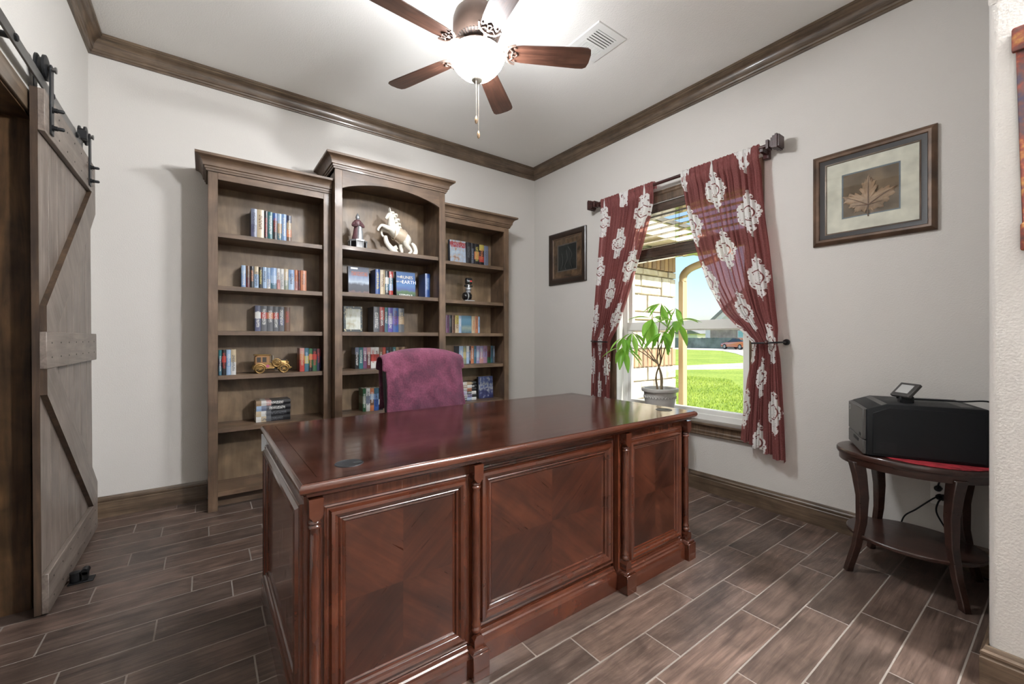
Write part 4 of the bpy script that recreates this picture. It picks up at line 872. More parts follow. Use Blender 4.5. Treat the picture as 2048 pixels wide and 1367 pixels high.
part('base', MB().lathe([(0.0,0.0),(0.072,0.0),(0.072,0.008),(0.066,0.01),(0.066,0.068),(0.0,0.068)], 8, a0=PI/8), plain('gloss_black', (0.006,0.006,0.007), 0.12), fg_, local=True, smooth=0)
part('base_rim', MB().lathe([(0.066,0.066),(0.076,0.07),(0.076,0.08),(0.0,0.084)], 8, a0=PI/8), M['silver'], fg_, local=True, smooth=0)
for i in range(8):
    a = PI/8+i*PI/4; part('column', MB().lathe([(0.005,0.006),(0.004,0.02),(0.004,0.055),(0.006,0.07)], 8, (0.067*math.cos(a),0.067*math.sin(a),0)), M['silver'], fg_, local=True)
part('robe', MB().lathe([(0.046,0.083),(0.044,0.10),(0.036,0.14),(0.029,0.18),(0.026,0.205),(0.031,0.225),(0.026,0.24),(0.012,0.248)], 18).xf(Matrix.Diagonal((1,0.8,1,1))), M['robe'], fg_, local=True)
part('apron', MB().lathe([(0.026,0.084),(0.02,0.15),(0.012,0.20)], 12).xf(Matrix.Translation((0.012,-0.026,0)) @ Matrix.Diagonal((1,0.6,1,1))), M['silver'], fg_, local=True)
for s in (-1, 1): part('arm', MB().tube(curve([(0.026*s,0,0.226),(0.040*s,-0.014,0.196),(0.028*s,-0.03,0.192),(0.006*s,-0.034,0.20)], 4), [0.011]*5+[0.009]*8, 8), M['robe'], fg_, local=True)
part('head', MB().lathe([(0.006,0.245),(0.014,0.252),(0.017,0.265),(0.014,0.278),(0.01,0.284),(0.005,0.295),(0.001,0.3)], 14), M['silver'], fg_, local=True)
rbt = thing('stacked_figurine', 'small black and silver stacked metal figurine standing alone on a shelf', 'figurine', (-0.965, -0.2, 1.467))
part('base', MB().box(-0.045, 0.055, -0.025, 0.025, 0, 0.014), M['silver'], rbt, bevel=0.002, local=True)
part('boiler', MB().lathe([(0.001,-0.045),(0.03,-0.042),(0.036,-0.03),(0.036,0.02),(0.03,0.032),(0.001,0.034)], 20, (-0.012,0,0.05), axis='x'), plain('gloss_black_b', (0.008,0.008,0.009), 0.15), rbt, local=True)
part('ring', MB().lathe([(0.037,-0.012),(0.0375,-0.006),(0.037,0.0)], 20, (-0.012,0,0.05), axis='x'), M['silver'], rbt, local=True)
part('post', MB().lathe([(0.016,0.08),(0.026,0.09),(0.018,0.105),(0.03,0.115),(0.03,0.128),(0.016,0.135),(0.014,0.16)], 16, (0.0,0,0)), M['silver'], rbt, local=True)
part('cross_bar', MB().box(-0.04, 0.042, -0.012, 0.012, 0.138, 0.156), plain('gloss_black_c', (0.01,0.01,0.011), 0.2), rbt, bevel=0.003, local=True)
part('head_block', MB().box(-0.028, 0.034, -0.02, 0.02, 0.165, 0.222), plain('gloss_black_d', (0.01,0.01,0.011), 0.2), rbt, bevel=0.008, seg=2, local=True)
part('red_badge', MB().box(0.006, 0.026, -0.0212, -0.0195, 0.185, 0.2), plain('badge_red', (0.4,0.03,0.03), 0.3), rbt, local=True)
part('name_badge', MB().box(-0.02, 0.003, -0.0212, -0.0195, 0.186, 0.199), M['silver'], rbt, local=True)

car = thing('toy_car', 'brass and wood model of a vintage car with spoked wheels', 'toy car', (-2.59, -0.22, 0.878), rz=0.0)
M['brass'] = plain('aged_brass', (0.30,0.18,0.06), 0.38, metal=0.55, var=0.3, bscale=90); M['cwood'] = plain('honey_wood', (0.28,0.14,0.05), 0.4, var=0.25, bscale=60); M['cdark'] = plain('car_dark', (0.025,0.018,0.012), 0.5)
part('chassis', MB().box(-0.10, 0.105, -0.033, 0.033, 0.024, 0.034), M['cdark'], car, bevel=0.002, local=True)
part('cab', MB().prism([(-0.10,0.036),(-0.012,0.036),(-0.012,0.125),(-0.085,0.125),(-0.10,0.115)], -0.04, 0.04, 'y'), M['cwood'], car, bevel=0.003, local=True)
part('cab_roof', MB().box(-0.106, -0.004, -0.045, 0.045, 0.124, 0.131), M['brass'], car, bevel=0.003, local=True)
for x in (-0.078, -0.044): part('window_opening', MB().box(x-0.012, x+0.012, -0.0415, 0.0415, 0.078, 0.112), M['cdark'], car, local=True)
part('body_side', MB().prism([(-0.10,0.03),(0.012,0.03),(0.03,0.048),(0.03,0.07),(-0.01,0.072),(-0.10,0.06)], -0.043, 0.043, 'y'), M['brass'], car, bevel=0.002, local=True)
part('hood', MB().prism([(0.012,0.05),(0.095,0.05),(0.095,0.084),(0.012,0.09)], -0.026, 0.026, 'y'), M['brass'], car, bevel=0.006, seg=2, local=True)
part('hood_top', MB().box(0.015, 0.094, -0.02, 0.02, 0.086, 0.091), M['cdark'], car, local=True)
part('windscreen', MB().box(0.006, 0.011, -0.034, 0.034, 0.078, 0.122), plain('celluloid', (0.25,0.24,0.2), 0.2), car, local=True)
part('radiator', MB().box(0.094, 0.1, -0.024, 0.024, 0.034, 0.09), M['brass'], car, bevel=0.002, local=True)
part('bumper', MB().tube([(0.125,-0.04,0.036),(0.128,0,0.036),(0.125,0.04,0.036)], 0.003, 8).tube([(0.1,-0.02,0.036),(0.127,-0.02,0.036)], 0.002, 6).tube([(0.1,0.02,0.036),(0.127,0.02,0.036)], 0.002, 6), M['brass'], car, local=True)
for s in (-1, 1):
    for x in (-0.072, 0.075): part('fender', MB().tube([(x+0.037*math.cos(t), 0.042*s, 0.029+0.037*math.sin(t)) for t in [PI*i/10 for i in range(11)]], 0.006, 8), M['brass'], car, local=True)
    part('headlamp', MB().lathe([(0.002,0.09),(0.010,0.098),(0.011,0.106),(0.001,0.107)], 14, (0,0.032*s,0.07), axis='x'), M['brass'], car, local=True)
def wheel(x, y, z, name='wheel'):
    q = MB().tube([(x+0.026*math.cos(2*PI*i/24), y, z+0.026*math.sin(2*PI*i/24)) for i in range(25)], 0.0038, 8).lathe([(0.006,-0.005),(0.006,0.005)], 10, (x,y,z), axis='y')
    for i in range(10):
        a = 2*PI*i/10; q.tube([(x,y,z),(x+0.025*math.cos(a),y,z+0.025*math.sin(a))], 0.0016, 5)
    part(name, q, M['brass'], car, local=True)
for s in (-1, 1):
    for x in (-0.072, 0.075): wheel(x, 0.048*s, 0.0298)
wheel(0.03, -0.052, 0.073, 'spare_wheel')
part('side_crest', MB().lathe([(0.011,-0.045),(0.011,-0.0425)], 10, (-0.025,0,0.05), axis='y'), plain('crest_red', (0.3,0.05,0.12), 0.4), car, local=True)

# ------------------------------------------------------------------ office chair with a burgundy throw
M['leather'] = plain('black_leather', (0.016,0.018,0.02), 0.42, bump=0.2, bscale=220)
ch = thing('office_chair', 'black office chair behind the desk with a burgundy throw over it', 'chair', (-1.9, -1.16, 0))
CXc, CY = -1.895, -1.245
part('backrest', MB().loft([[(CXc+sx*hw*(1-0.1*abs(k)), CY+off+0.04*k*0+dy, z) for (sx, dy, k) in ((-1,-0.012,0),(-0.5,-0.03,0),(0.5,-0.03,0),(1,-0.012,0),(1,0.03,0),(0.5,0.045,0),(-0.5,0.045,0),(-1,0.03,0))] for z, hw, off in ((0.50,0.215,0.0),(0.6,0.225,0.0),(0.8,0.235,0.012),(0.95,0.238,0.025),(1.0,0.225,0.03),(1.028,0.19,0.034))]), M['leather'], ch, bevel=0.01, seg=2)
part('seat', MB().box(CXc-0.25, CXc+0.25, -1.70, -1.235, 0.43, 0.51), M['leather'], ch, bevel=0.03, seg=3)
part('back_bracket', MB().box(CXc-0.04, CXc+0.04, -1.25, -1.19, 0.40, 0.62), M['black'], ch, bevel=0.004)
for s in (-1, 1):
    part('armrest', MB().tube([(CXc+s*0.25,-1.28,0.47),(CXc+s*0.29,-1.28,0.53),(CXc+s*0.29,-1.30,0.645),(CXc+s*0.285,-1.50,0.645)], 0.018, 10), M['black'], ch)
part('gas_column', MB().lathe([(0.028,0.10),(0.028,0.28),(0.02,0.28),(0.02,0.43)], 16, (CXc,-1.47,0)), M['black'], ch)
for k in range(5):
    a = k*2*PI/5+0.3; ca, sa = math.cos(a), math.sin(a)
    lg = part('leg', MB().tube([(CXc,-1.47,0.11),(CXc+0.15*ca,-1.47+0.15*sa,0.095),(CXc+0.29*ca,-1.47+0.29*sa,0.07)], [0.028,0.024,0.016], 8), M['black'], ch)
    part('caster', MB().lathe([(0.012,-0.022),(0.028,-0.02),(0.028,0.02),(0.012,0.022)], 14, (CXc+0.29*ca,-1.47+0.29*sa,0.0285), axis='x'), M['black'], lg)
def fleece():
    m, nt = newmat('burgundy_fleece'); tc = node(nt, 'ShaderNodeTexCoord')
    n1 = node(nt, 'ShaderNodeTexNoise', Vector=tc.outputs['Object'], Scale=7.0, Detail=5.0, Distortion=0.6); n2 = node(nt, 'ShaderNodeTexNoise', Vector=tc.outputs['Object'], Scale=110.0, Detail=3.0)
    f = math_(nt, 'ADD', math_(nt, 'MULTIPLY', n1.outputs[0], 0.75), math_(nt, 'MULTIPLY', n2.outputs[0], 0.25))
    c = ramp(nt, f, [(0.34,(0.034,0.007,0.018)),(0.5,(0.078,0.015,0.035)),(0.66,(0.150,0.034,0.068))])
    p = node(nt, 'ShaderNodeBsdfPrincipled', Base_Color=c, Roughness=0.9); p.inputs['Sheen Weight'].default_value = 0.22; p.inputs['Sheen Tint'].default_value = (0.8,0.35,0.5,1)
    b = node(nt, 'ShaderNodeBump', Height=n2.outputs[0], Strength=0.6, Distance=0.004); nt.links.new(b.outputs[0], p.inputs['Normal']); out(nt, p.outputs[0]); return m
q = MB(); NU, NV = 60, 90
path = [(-1.312,0.52),(-1.305,0.62),(-1.297,0.75),(-1.288,0.88),(-1.28,0.97),(-1.268,1.03),(-1.24,1.056),(-1.20,1.055),(-1.172,1.03),(-1.165,0.97),(-1.17,0.85),(-1.175,0.72)]
cp_ = curve([(a, b, 0) for a, b in path], 8)
for j in range(NV+1):
    s = j/NV*(len(cp_)-1); i0 = min(int(s), len(cp_)-2); c = cp_[i0].lerp(cp_[i0+1], s-i0)
    for i in range(NU+1):
        u = i/NU; front = c.x < -1.235; low = max(0, 1.0-c.y)
        hw = 0.243+0.02*(1 if c.y > 0.98 else 0); xx = CXc+0.0+(u-0.5)*2*hw+low*(0.03+0.065*(u-0.35))
        if not front: xx = CXc+(u-0.5)*2*hw
        crown = -0.045*abs(2*u-1)**2.4 if c.y > 0.93 else -0.045*abs(2*u-1)**2.4*max(0, (c.y-0.6)/0.33)
        wr = 0.008*mnoise.noise((xx*9, c.y*5, 3.1))+0.005*mnoise.noise((xx*21+c.y*9, c.y*8, 7.7))
        fold = 0.010*max(0, u-0.62)*math.sin(34*u+4*c.y)*1.8*min(1, low*6)
        yv = c.x+(-(wr+fold) if front else (wr))-0.012*(1-abs(2*u-1)**3)*(1 if front else -0.3)
        q.v.append((xx+0.006*mnoise.noise((c.y*11, u*2, 0.3)), yv, c.y+crown))
for j in range(NV):
    for i in range(NU): a = j*(NU+1)+i; q.f.append((a, a+1, a+NU+2, a+NU+1)); q.m.append(0)
thr = solo('fleece_throw', q, fleece(), 'burgundy fleece throw draped over the back of the office chair', 'blanket', smooth=180, loc=(CXc, -1.24, 0.52))
so = thr.modifiers.new('thick', 'SOLIDIFY'); so.thickness = 0.006; so.offset = 0

# ------------------------------------------------------------------ framed pictures on the window wall
M['fr1'] = plain('bronze_frame', (0.10,0.058,0.035), 0.38, metal=0.25, var=0.55, bscale=70); M['fr2'] = plain('black_frame_band', (0.014,0.010,0.009), 0.4)
M['mat'] = plain('parchment_mat', (0.66,0.60,0.50), 0.85, var=0.14, bscale=120, bump=0.1)
def pict(name, label, y0, y1, z0, z1): return thing(name, label, 'picture', (0, (y0+y1)/2, z0))
O_, U_, V_, N_ = (0,0,0), (0,-1,0), (0,0,1), (-1,0,0)
p1 = pict('leaf_picture', 'bronze framed picture of an embossed maple leaf above the printer', -2.665, -3.197, 1.667, 2.199)
a, b, c, d = 2.665, 3.197, 1.667, 2.199
part('frame', MB().frame(O_, U_, V_, N_, a, b, c, d, [(0,0.001),(0,0.014),(0.006,0.022),(0.02,0.028),(0.032,0.024),(0.036,0.018),(0.036,0.001)]), M['fr1'], p1, smooth=30)
part('inner_band', MB().frame(O_, U_, V_, N_, a+0.036, b-0.036, c+0.036, d-0.036, [(0,0.001),(0,0.018),(0.012,0.014),(0.024,0.012),(0.024,0.001)]), M['fr2'], p1, smooth=30)
part('inner_lip', MB().frame(O_, U_, V_, N_, a+0.06, b-0.06, c+0.06, d-0.06, [(0,0.001),(0,0.013),(0.006,0.014),(0.008,0.008),(0.008,0.001)]), M['fr1'], p1, smooth=30)
part('mat_board', MB().frame(O_, U_, V_, N_, a+0.066, b-0.066, c+0.066, d-0.066, [(0,0.004),(0,0.0075),(0.072,0.0075),(0.076,0.004)]), M['mat'], p1, smooth=0)
part('mat_liner', MB().frame(O_, U_, V_, N_, a+0.14, b-0.14, c+0.14, d-0.14, [(0,0.003),(0,0.0072),(0.006,0.0066),(0.006,0.003)]), plain('slate_liner', (0.12,0.14,0.17), 0.5), p1)
part('backing', MB().box(-0.005, -0.001, -b+0.06, -a-0.06, c+0.06, d-0.06), plain('aged_paper', (0.19,0.125,0.078), 0.8, var=0.5, bscale=60), p1)
half = [(0.0,1.0),(0.06,0.80),(0.11,0.86),(0.14,0.70),(0.24,0.72),(0.20,0.55),(0.34,0.50),(0.20,0.32),(0.28,0.24),(0.45,0.40),(0.52,0.30),(0.68,0.42),(0.70,0.30),(0.95,0.34),(0.80,0.18),(0.88,0.08),(0.66,-0.02),(0.70,-0.16),(0.48,-0.20),(0.50,-0.38),(0.26,-0.34),(0.14,-0.44),(0.04,-0.36)]
pol = half+[(-x, y) for x, y in reversed(half[1:])]
cy_, cz_ = -2.925, 1.885; q = MB(); ctr = (-0.016, cy_, cz_)
jit = []
for i, (x, y) in enumerate(pol):
    x2, y2 = pol[(i+1) % len(pol)]
    for t in range(4):
        k = t/4; jit.append((x+(x2-x)*k+0.018*math.sin(i*5+t*2.3), y+(y2-y)*k+0.018*math.cos(i*3+t*4.1)))
for x, y in jit: q.v.append((-0.0062, cy_-x*0.128, cz_+y*0.145)); 
n0 = len(q.v)
for x, y in jit: q.v.append((-0.0125+0.002*math.sin(12*math.atan2(y, x)), cy_-x*0.124*0.9, cz_+y*0.141*0.9))
q.v.append(ctr)
for i in range(n0): 
    j = (i+1) % n0; q.f += [(i, j, n0+j, n0+i), (n0+i, n0+j, 2*n0)]; q.m += [0, 0]
part('embossed_leaf', q, plain('copper_leaf', (0.34,0.205,0.12), 0.45, var=0.35, bscale=120, bump=0.3), p1, smooth=60)
q = MB()
for x, y in ((0,0.95),(0.85,0.30),(-0.85,0.30),(0.62,-0.12),(-0.62,-0.12)):
    q.tube([(-0.0155,cy_,cz_-0.025),(-0.0165,cy_-x*0.06,cz_-0.012+y*0.07),(-0.012,cy_-x*0.118,cz_+y*0.132)], [0.003,0.0022,0.001], 6)
q.tube(curve([(-0.0155,cy_,cz_-0.02),(-0.013,cy_+0.004,cz_-0.06),(-0.009,cy_+0.001,cz_-0.088)], 4), 0.003, 6)
part('leaf_veins', q, plain('leaf_vein', (0.16,0.085,0.05), 0.5), p1)
part('glass', MB().box(-0.0187, -0.0177, -b+0.062, -a-0.062, c+0.062, d-0.062), M['glass'], p1, smooth=0)
p2 = pict('dark_picture', 'dark framed square picture on the wall beside the room corner', -0.264, -0.801, 1.668, 2.212)
a, b, c, d = 0.264, 0.801, 1.680, 2.212
part('frame', MB().frame(O_, U_, V_, N_, a, b, c, d, [(0,0.001),(0,0.016),(0.01,0.024),(0.04,0.022),(0.055,0.012),(0.06,0.001)]), plain('espresso_frame', (0.028,0.017,0.012), 0.3, var=0.4, bscale=60), p2, smooth=30)
part('inner_lip', MB().frame(O_, U_, V_, N_, a+0.058, b-0.058, c+0.058, d-0.058, [(0,0.001),(0,0.013),(0.008,0.014),(0.012,0.009),(0.012,0.001)]), M['fr1'], p2, smooth=30)
part('mottled_mat', MB().frame(O_, U_, V_, N_, a+0.068, b-0.068, c+0.068, d-0.068, [(0,0.003),(0,0.0085),(0.06,0.0085),(0.06,0.003)]), plain('burl_mat', (0.12,0.066,0.036), 0.5, var=0.75, bscale=130), p2, smooth=0)
part('inner_fillet', MB().frame(O_, U_, V_, N_, a+0.127, b-0.127, c+0.127, d-0.127, [(0,0.002),(0,0.010),(0.012,0.007),(0.012,0.002)]), plain('pewter_fillet', (0.16,0.13,0.115), 0.4, metal=0.4), p2)
part('image', MB().box(-0.006, -0.001, -b+0.135, -a-0.135, c+0.135, d-0.135), plain('dark_print', (0.022,0.022,0.021), 0.5, var=0.5, bscale=60), p2)
q = MB()
for ln in (((-0.53,1.80),(-0.50,1.86),(-0.535,1.93),(-0.52,2.02)), ((-0.60,1.83),(-0.575,1.90),(-0.60,1.97),(-0.545,2.05)), ((-0.44,1.83),(-0.47,1.90),(-0.455,1.99))):
    q.tube(curve([(-0.0066,y,z) for y, z in ln], 5), 0.0016, 5)
part('line_drawing', q, plain('drawn_line', (0.13,0.12,0.11), 0.6), p2)
part('glass', MB().box(-0.0118, -0.0108, -b+0.064, -a-0.064, c+0.064, d-0.064), M['glass'], p2, smooth=0)

# ------------------------------------------------------------------ oval side table, printer, outlet
M['cherry'] = wood('espresso_table', (0.014,0.006,0.0045), (0.034,0.014,0.010), (0.06,0.026,0.019), 'y', 1.3, 0.3, coat=0.35, stretch=9, bump=0.04)
TXC, TYC, AX, AY = -0.275, -3.148, 0.237, 0.285
tbl = thing('oval_side_table', 'dark brown oval side table with curved legs and a lower shelf', 'table', (TXC, TYC, 0))
def oval(prof, ax=1.0, ay=1.0, n=48): return MB().loft([[(TXC+(AX*ax+o)*math.cos(2*PI*k/n), TYC+(AY*ay+o)*math.sin(2*PI*k/n), z) for k in range(n)] for o, z in prof])
part('table_top', oval([(-0.012,0.548),(-0.003,0.550),(0.0,0.556),(0.0,0.568),(-0.004,0.574),(-0.01,0.575)]), M['cherry'], tbl, smooth=35)
part('apron', oval([(-0.012,0.515),(-0.010,0.518),(-0.010,0.548)]), M['cherry'], tbl, smooth=35)
part('lower_shelf', oval([(-0.004,0.162),(0.0,0.166),(0.0,0.176),(-0.004,0.18)], 0.86, 0.86), M['cherry'], tbl, smooth=35)
for sx, sy in ((-1,1),(-1,-1),(1,1),(1,-1)):
    rings = []
    for z, k in ((0.0,1.10),(0.03,1.07),(0.12,0.955),(0.24,0.865),(0.36,0.85),(0.46,0.90),(0.53,0.955)):
        x, y = TXC+sx*0.168*k, TYC+sy*0.176*k; hw = 0.014+0.010*(z/0.53)**2
        aa = math.atan2(sy*0.176, sx*0.168); ca, sa = math.cos(aa), math.sin(aa)
        rings.append([(x+ca*p-sa*q_, y+sa*p+ca*q_, z) for p, q_ in ((-hw*1.1,-hw),(hw*1.1,-hw),(hw*1.1,hw),(-hw*1.1,hw))])
    part('leg', MB().loft(rings), M['cherry'], tbl, bevel=0.003)
doily = solo('red_cloth', MB().loft([[(TXC-0.055+(0.155+o)*math.cos(2*PI*k/40)*(1+0.02*math.sin(k*3)), TYC-0.06+(0.20+o)*math.sin(2*PI*k/40)*(1+0.02*math.cos(k*5)), z) for k in range(40)] for o, z in ((-0.003,0.5752),(0,0.5765),(0,0.5785),(-0.003,0.5795))]), plain('red_brocade', (0.33,0.018,0.028), 0.75, var=0.6, bscale=260, bump=0.3), 'red patterned cloth lying under the black printer', 'cloth')
M['prk'] = plain('printer_black', (0.006,0.0072,0.009), 0.5, bump=0.06, bscale=500, spec=0.28); M['prg'] = plain('printer_grey', (0.066,0.063,0.06), 0.42, bump=0.06, bscale=400); M['prt'] = plain('printer_top', (0.045,0.043,0.042), 0.4)
pr = thing('laser_printer', 'black laser printer with tilted touch screen on the oval side table', 'printer', (-0.498, -3.034, 0.580), rz=math.radians(-66))
# local frame: +x from the near front corner along the long side, +y across the front panel
PL, PW, PH = 0.40, 0.345, 0.242
side = [(0.0,0.0),(PL,0.0),(PL,PH),(0.075,PH),(0.012,PH-0.024),(0.0,PH-0.03)]
q = MB().prism(side, 0.004, PW, 'y')
part('body', q, M['prk'], pr, bevel=0.006, seg=2, local=True)
part('side_recess', MB().prism([(0.022,0.012),(PL-0.01,0.012),(PL-0.01,PH-0.018),(0.078,PH-0.018),(0.022,PH-0.045)], 0.0015, 0.006, 'y'), M['prk'], pr, bevel=0.0015, local=True)
part('front_panel', MB().box(-0.012, 0.002, 0.012, PW-0.008, 0.07, PH-0.032), M['prg'], pr, bevel=0.003, local=True)
part('paper_tray', MB().box(-0.012, 0.002, 0.012, PW-0.008, 0.002, 0.067), M['prg'], pr, bevel=0.003, local=True)
part('front_cap', MB().prism([(-0.010,PH-0.034),(0.075,PH+0.0005),(0.075,PH-0.008),(0.0,PH-0.04)], 0.012, PW-0.006, 'y'), M['prt'], pr, local=True)
part('tray_handle', MB().box(-0.014, -0.011, 0.10, 0.20, 0.044, 0.058), M['prk'], pr, local=True)
part('usb_slot', MB().box(-0.0128, -0.0115, 0.05, 0.085, 0.078, 0.092), M['dark'], pr, local=True)
lg_ = part('logo_disc', MB().lathe([(0.012,-0.0128),(0.012,-0.0118)], 20, (0,PW-0.045,PH-0.06), axis='x'), plain('logo_silver', (0.5,0.5,0.5), 0.4), pr, local=True)
q = MB()
for dx in (0.002, -0.003): q.tube([(-0.0131,PW-0.045+dx+0.002,PH-0.067),(-0.0131,PW-0.045+dx-0.002,PH-0.053)], 0.0006, 5)
part('logo_strokes', q, M['dark'], lg_, local=True)
part('output_bed', MB().prism([(0.085,PH-0.006),(PL-0.03,PH+0.001),(PL-0.03,PH-0.02),(0.085,PH-0.02)], 0.05, PW-0.05, 'y'), M['prt'], pr, local=True)
q = MB()
for i in range(8): q.box(0.035, 0.105, 0.0008, 0.002, 0.022+0.006*i, 0.0245+0.006*i)
part('side_vents', q, M['dark'], pr, local=True)
Mt = Matrix.Translation((0.165,0.12,PH+0.055)) @ Matrix.Rotation(math.radians(25), 4, 'Z') @ Matrix.Rotation(math.radians(42), 4, 'Y')
scn = part('touch_screen', MB().box(-0.008, 0.008, -0.052, 0.052, -0.04, 0.04).xf(Mt), M['prt'], pr, bevel=0.003, local=True)
Mt2 = Mt
part('display', MB().box(-0.0092, -0.0078, -0.034, 0.034, -0.022, 0.026).xf(Mt), plain('grey_display', (0.42,0.42,0.41), 0.2), scn, local=True)
part('screen_bracket', MB().box(0.14, 0.19, 0.10, 0.145, PH-0.003, PH+0.03), M['prk'], pr, bevel=0.004, local=True)
outl = thing('wall_outlet', 'white double wall outlet with plugs behind the oval table', 'outlet', (0, -3.207, 0.35))
part('cover_plate', MB().box(-0.006, -0.0005, -3.247, -3.169, 0.288, 0.412), M['white'], outl, bevel=0.002, seg=2)
for z in (0.332, 0.372): 
    s_ = part('socket', MB().lathe([(0.017,-0.0078),(0.017,-0.005)], 20, (0,-3.208,z), axis='x'), M['whitem'], outl)
    part('slots', MB().box(-0.0082, -0.0077, -3.214, -3.212, z-0.004, z+0.006).box(-0.0082, -0.0077, -3.204, -3.202, z-0.004, z+0.006), M['dark'], s_)
def cable(name, label, pts, r=0.0035):
    return solo(name, MB().tube(curve(pts, 8), r, 8).lathe([(0.013,-0.036),(0.015,-0.03),(0.012,-0.009)], 12, (0,pts[0][1],pts[0][2]), axis='x'), M['prk'], label, 'cable', 'printer power cables', loc=pts[0])
cable('power_cable', 'dark cable rising from the upper outlet plug towards the printer', [(-0.034,-3.20,0.374),(-0.055,-3.203,0.39),(-0.06,-3.225,0.45),(-0.04,-3.29,0.53),(-0.03,-3.33,0.62)])
cable('charger_cable', 'dark cable curving from the lower plug down towards the window side', [(-0.034,-3.205,0.333),(-0.06,-3.19,0.33),(-0.07,-3.13,0.26),(-0.066,-3.08,0.20),(-0.05,-3.065,0.10),(-0.045,-3.09,0.008)])
cable('data_cable', 'dark cable hanging from the lower plug down towards the pier', [(-0.034,-3.216,0.333),(-0.055,-3.204,0.31),(-0.058,-3.20,0.26),(-0.05,-3.235,0.18),(-0.045,-3.27,0.10),(-0.04,-3.33,0.012),(-0.05,-3.40,0.006)])
solo('screen_cable', MB().tube(curve([(-0.325,-3.105,0.84),(-0.27,-3.14,0.833),(-0.24,-3.21,0.834),(-0.2,-3.30,0.834),(-0.17,-3.38,0.84),(-0.09,-3.41,0.80),(-0.05,-3.42,0.62)], 8), 0.0035, 8), M['prk'], 'dark cable lying across the printer top from the touch screen', 'cable')

# ------------------------------------------------------------------ fabric wall hanging on the pier
def tapestry():
    m, nt = newmat('autumn_tapestry'); tc = node(nt, 'ShaderNodeTexCoord')
    n1 = node(nt, 'ShaderNodeTexNoise', Vector=tc.outputs['Object'], Scale=9.0, Detail=5.0, Distortion=0.8); n2 = node(nt, 'ShaderNodeTexNoise', Vector=tc.outputs['Object'], Scale=70.0, Detail=3.0)
    f = math_(nt, 'ADD', math_(nt, 'MULTIPLY', n1.outputs[0], 0.72), math_(nt, 'MULTIPLY', n2.outputs[0], 0.28))
    c = ramp(nt, f, [(0.30,(0.03,0.04,0.085)),(0.42,(0.10,0.05,0.045)),(0.5,(0.22,0.05,0.035)),(0.58,(0.42,0.20,0.06)),(0.66,(0.16,0.055,0.05)),(0.76,(0.07,0.09,0.16))])
    out(nt, node(nt, 'ShaderNodeBsdfPrincipled', Base_Color=c, Roughness=0.85).outputs[0]); return m
M['tap'] = tapestry()
wh = thing('wall_hanging', 'autumn-coloured woven hanging on the pale wall at the right edge', 'wall hanging', (XP, -3.75, 1.39))
part('top_band', MB().box(XP-0.022, XP-0.002, -4.0, -3.495, 2.005, 2.08), M['tap'], wh, bevel=0.006, seg=2)
part('cloth', MB().prism([(-3.985,2.01),(-3.503,2.01),(-3.516,1.47),(-3.985,1.47)], XP-0.012, XP-0.003, 'x'), M['tap'], wh, bevel=0.002)
part('bottom_band', MB().box(XP-0.018, XP-0.002, -4.0, -3.512, 1.39, 1.475), M['tap'], wh, bevel=0.006, seg=2)

# ------------------------------------------------------------------ outside: stone wing, yard, street, neighbours
GZ = -0.25
def limestone():
    m, nt = newmat('limestone'); tc = node(nt, 'ShaderNodeTexCoord'); oi = node(nt, 'ShaderNodeObjectInfo')
    n = node(nt, 'ShaderNodeTexNoise', Vector=tc.outputs['Object'], Scale=14.0, Detail=6.0)
    c = mix(nt, 0.5, ramp(nt, oi.outputs['Random'], [(0.0,(0.55,0.50,0.42)),(0.5,(0.66,0.6,0.5)),(0.8,(0.58,0.45,0.30)),(1.0,(0.5,0.34,0.2))]), ramp(nt, n.outputs[0], [(0.35,(0.45,0.36,0.25)),(0.65,(0.72,0.68,0.6))]))
    p = node(nt, 'ShaderNodeBsdfPrincipled', Base_Color=c, Roughness=0.9); b = node(nt, 'ShaderNodeBump', Height=n.outputs[0], Strength=0.6, Distance=0.02); nt.links.new(b.outputs[0], p.inputs['Normal']); out(nt, p.outputs[0]); return m
M['stone'] = limestone(); M['mortar'] = plain('mortar', (0.62,0.58,0.51), 0.95, bump=0.3, bscale=120)
def brickm():
    m, nt = newmat('blend_brick'); oi = node(nt, 'ShaderNodeObjectInfo')
    c = ramp(nt, oi.outputs['Random'], [(0.0,(0.42,0.25,0.15)),(0.5,(0.5,0.33,0.2)),(1.0,(0.3,0.2,0.14))]); out(nt, node(nt, 'ShaderNodeBsdfPrincipled', Base_Color=c, Roughness=0.9).outputs[0]); return m
M['brick'] = brickm()
YW, XW0, XW1 = -0.75, 0.15, 1.56
sw_ = struct('wall_stone_wing', MB().box(XW0, XW1, YW+0.03, YW+0.35, GZ, 2.16), M['mortar'])
rnd = random.Random(5)
def place(name, mat, x0, x1, z0, z1, jut):
    b = MB(); g = 0.006; e = 0.008; y1 = YW+0.035; y0 = YW-jut
    b.loft([[(x0+g,y1,z0+g),(x1-g,y1,z0+g),(x1-g,y1,z1-g),(x0+g,y1,z1-g)], [(x0+g,y0+e,z0+g),(x1-g,y0+e,z0+g),(x1-g,y0+e,z1-g),(x0+g,y0+e,z1-g)],
            [(x0+g+e,y0,z0+g+e),(x1-g-e,y0+rnd.uniform(-.006,.006),z0+g+e),(x1-g-e,y0+rnd.uniform(-.006,.006),z1-g-e),(x0+g+e,y0,z1-g-e)]])
    part(name, b, mat, sw_, smooth=0)
z = GZ
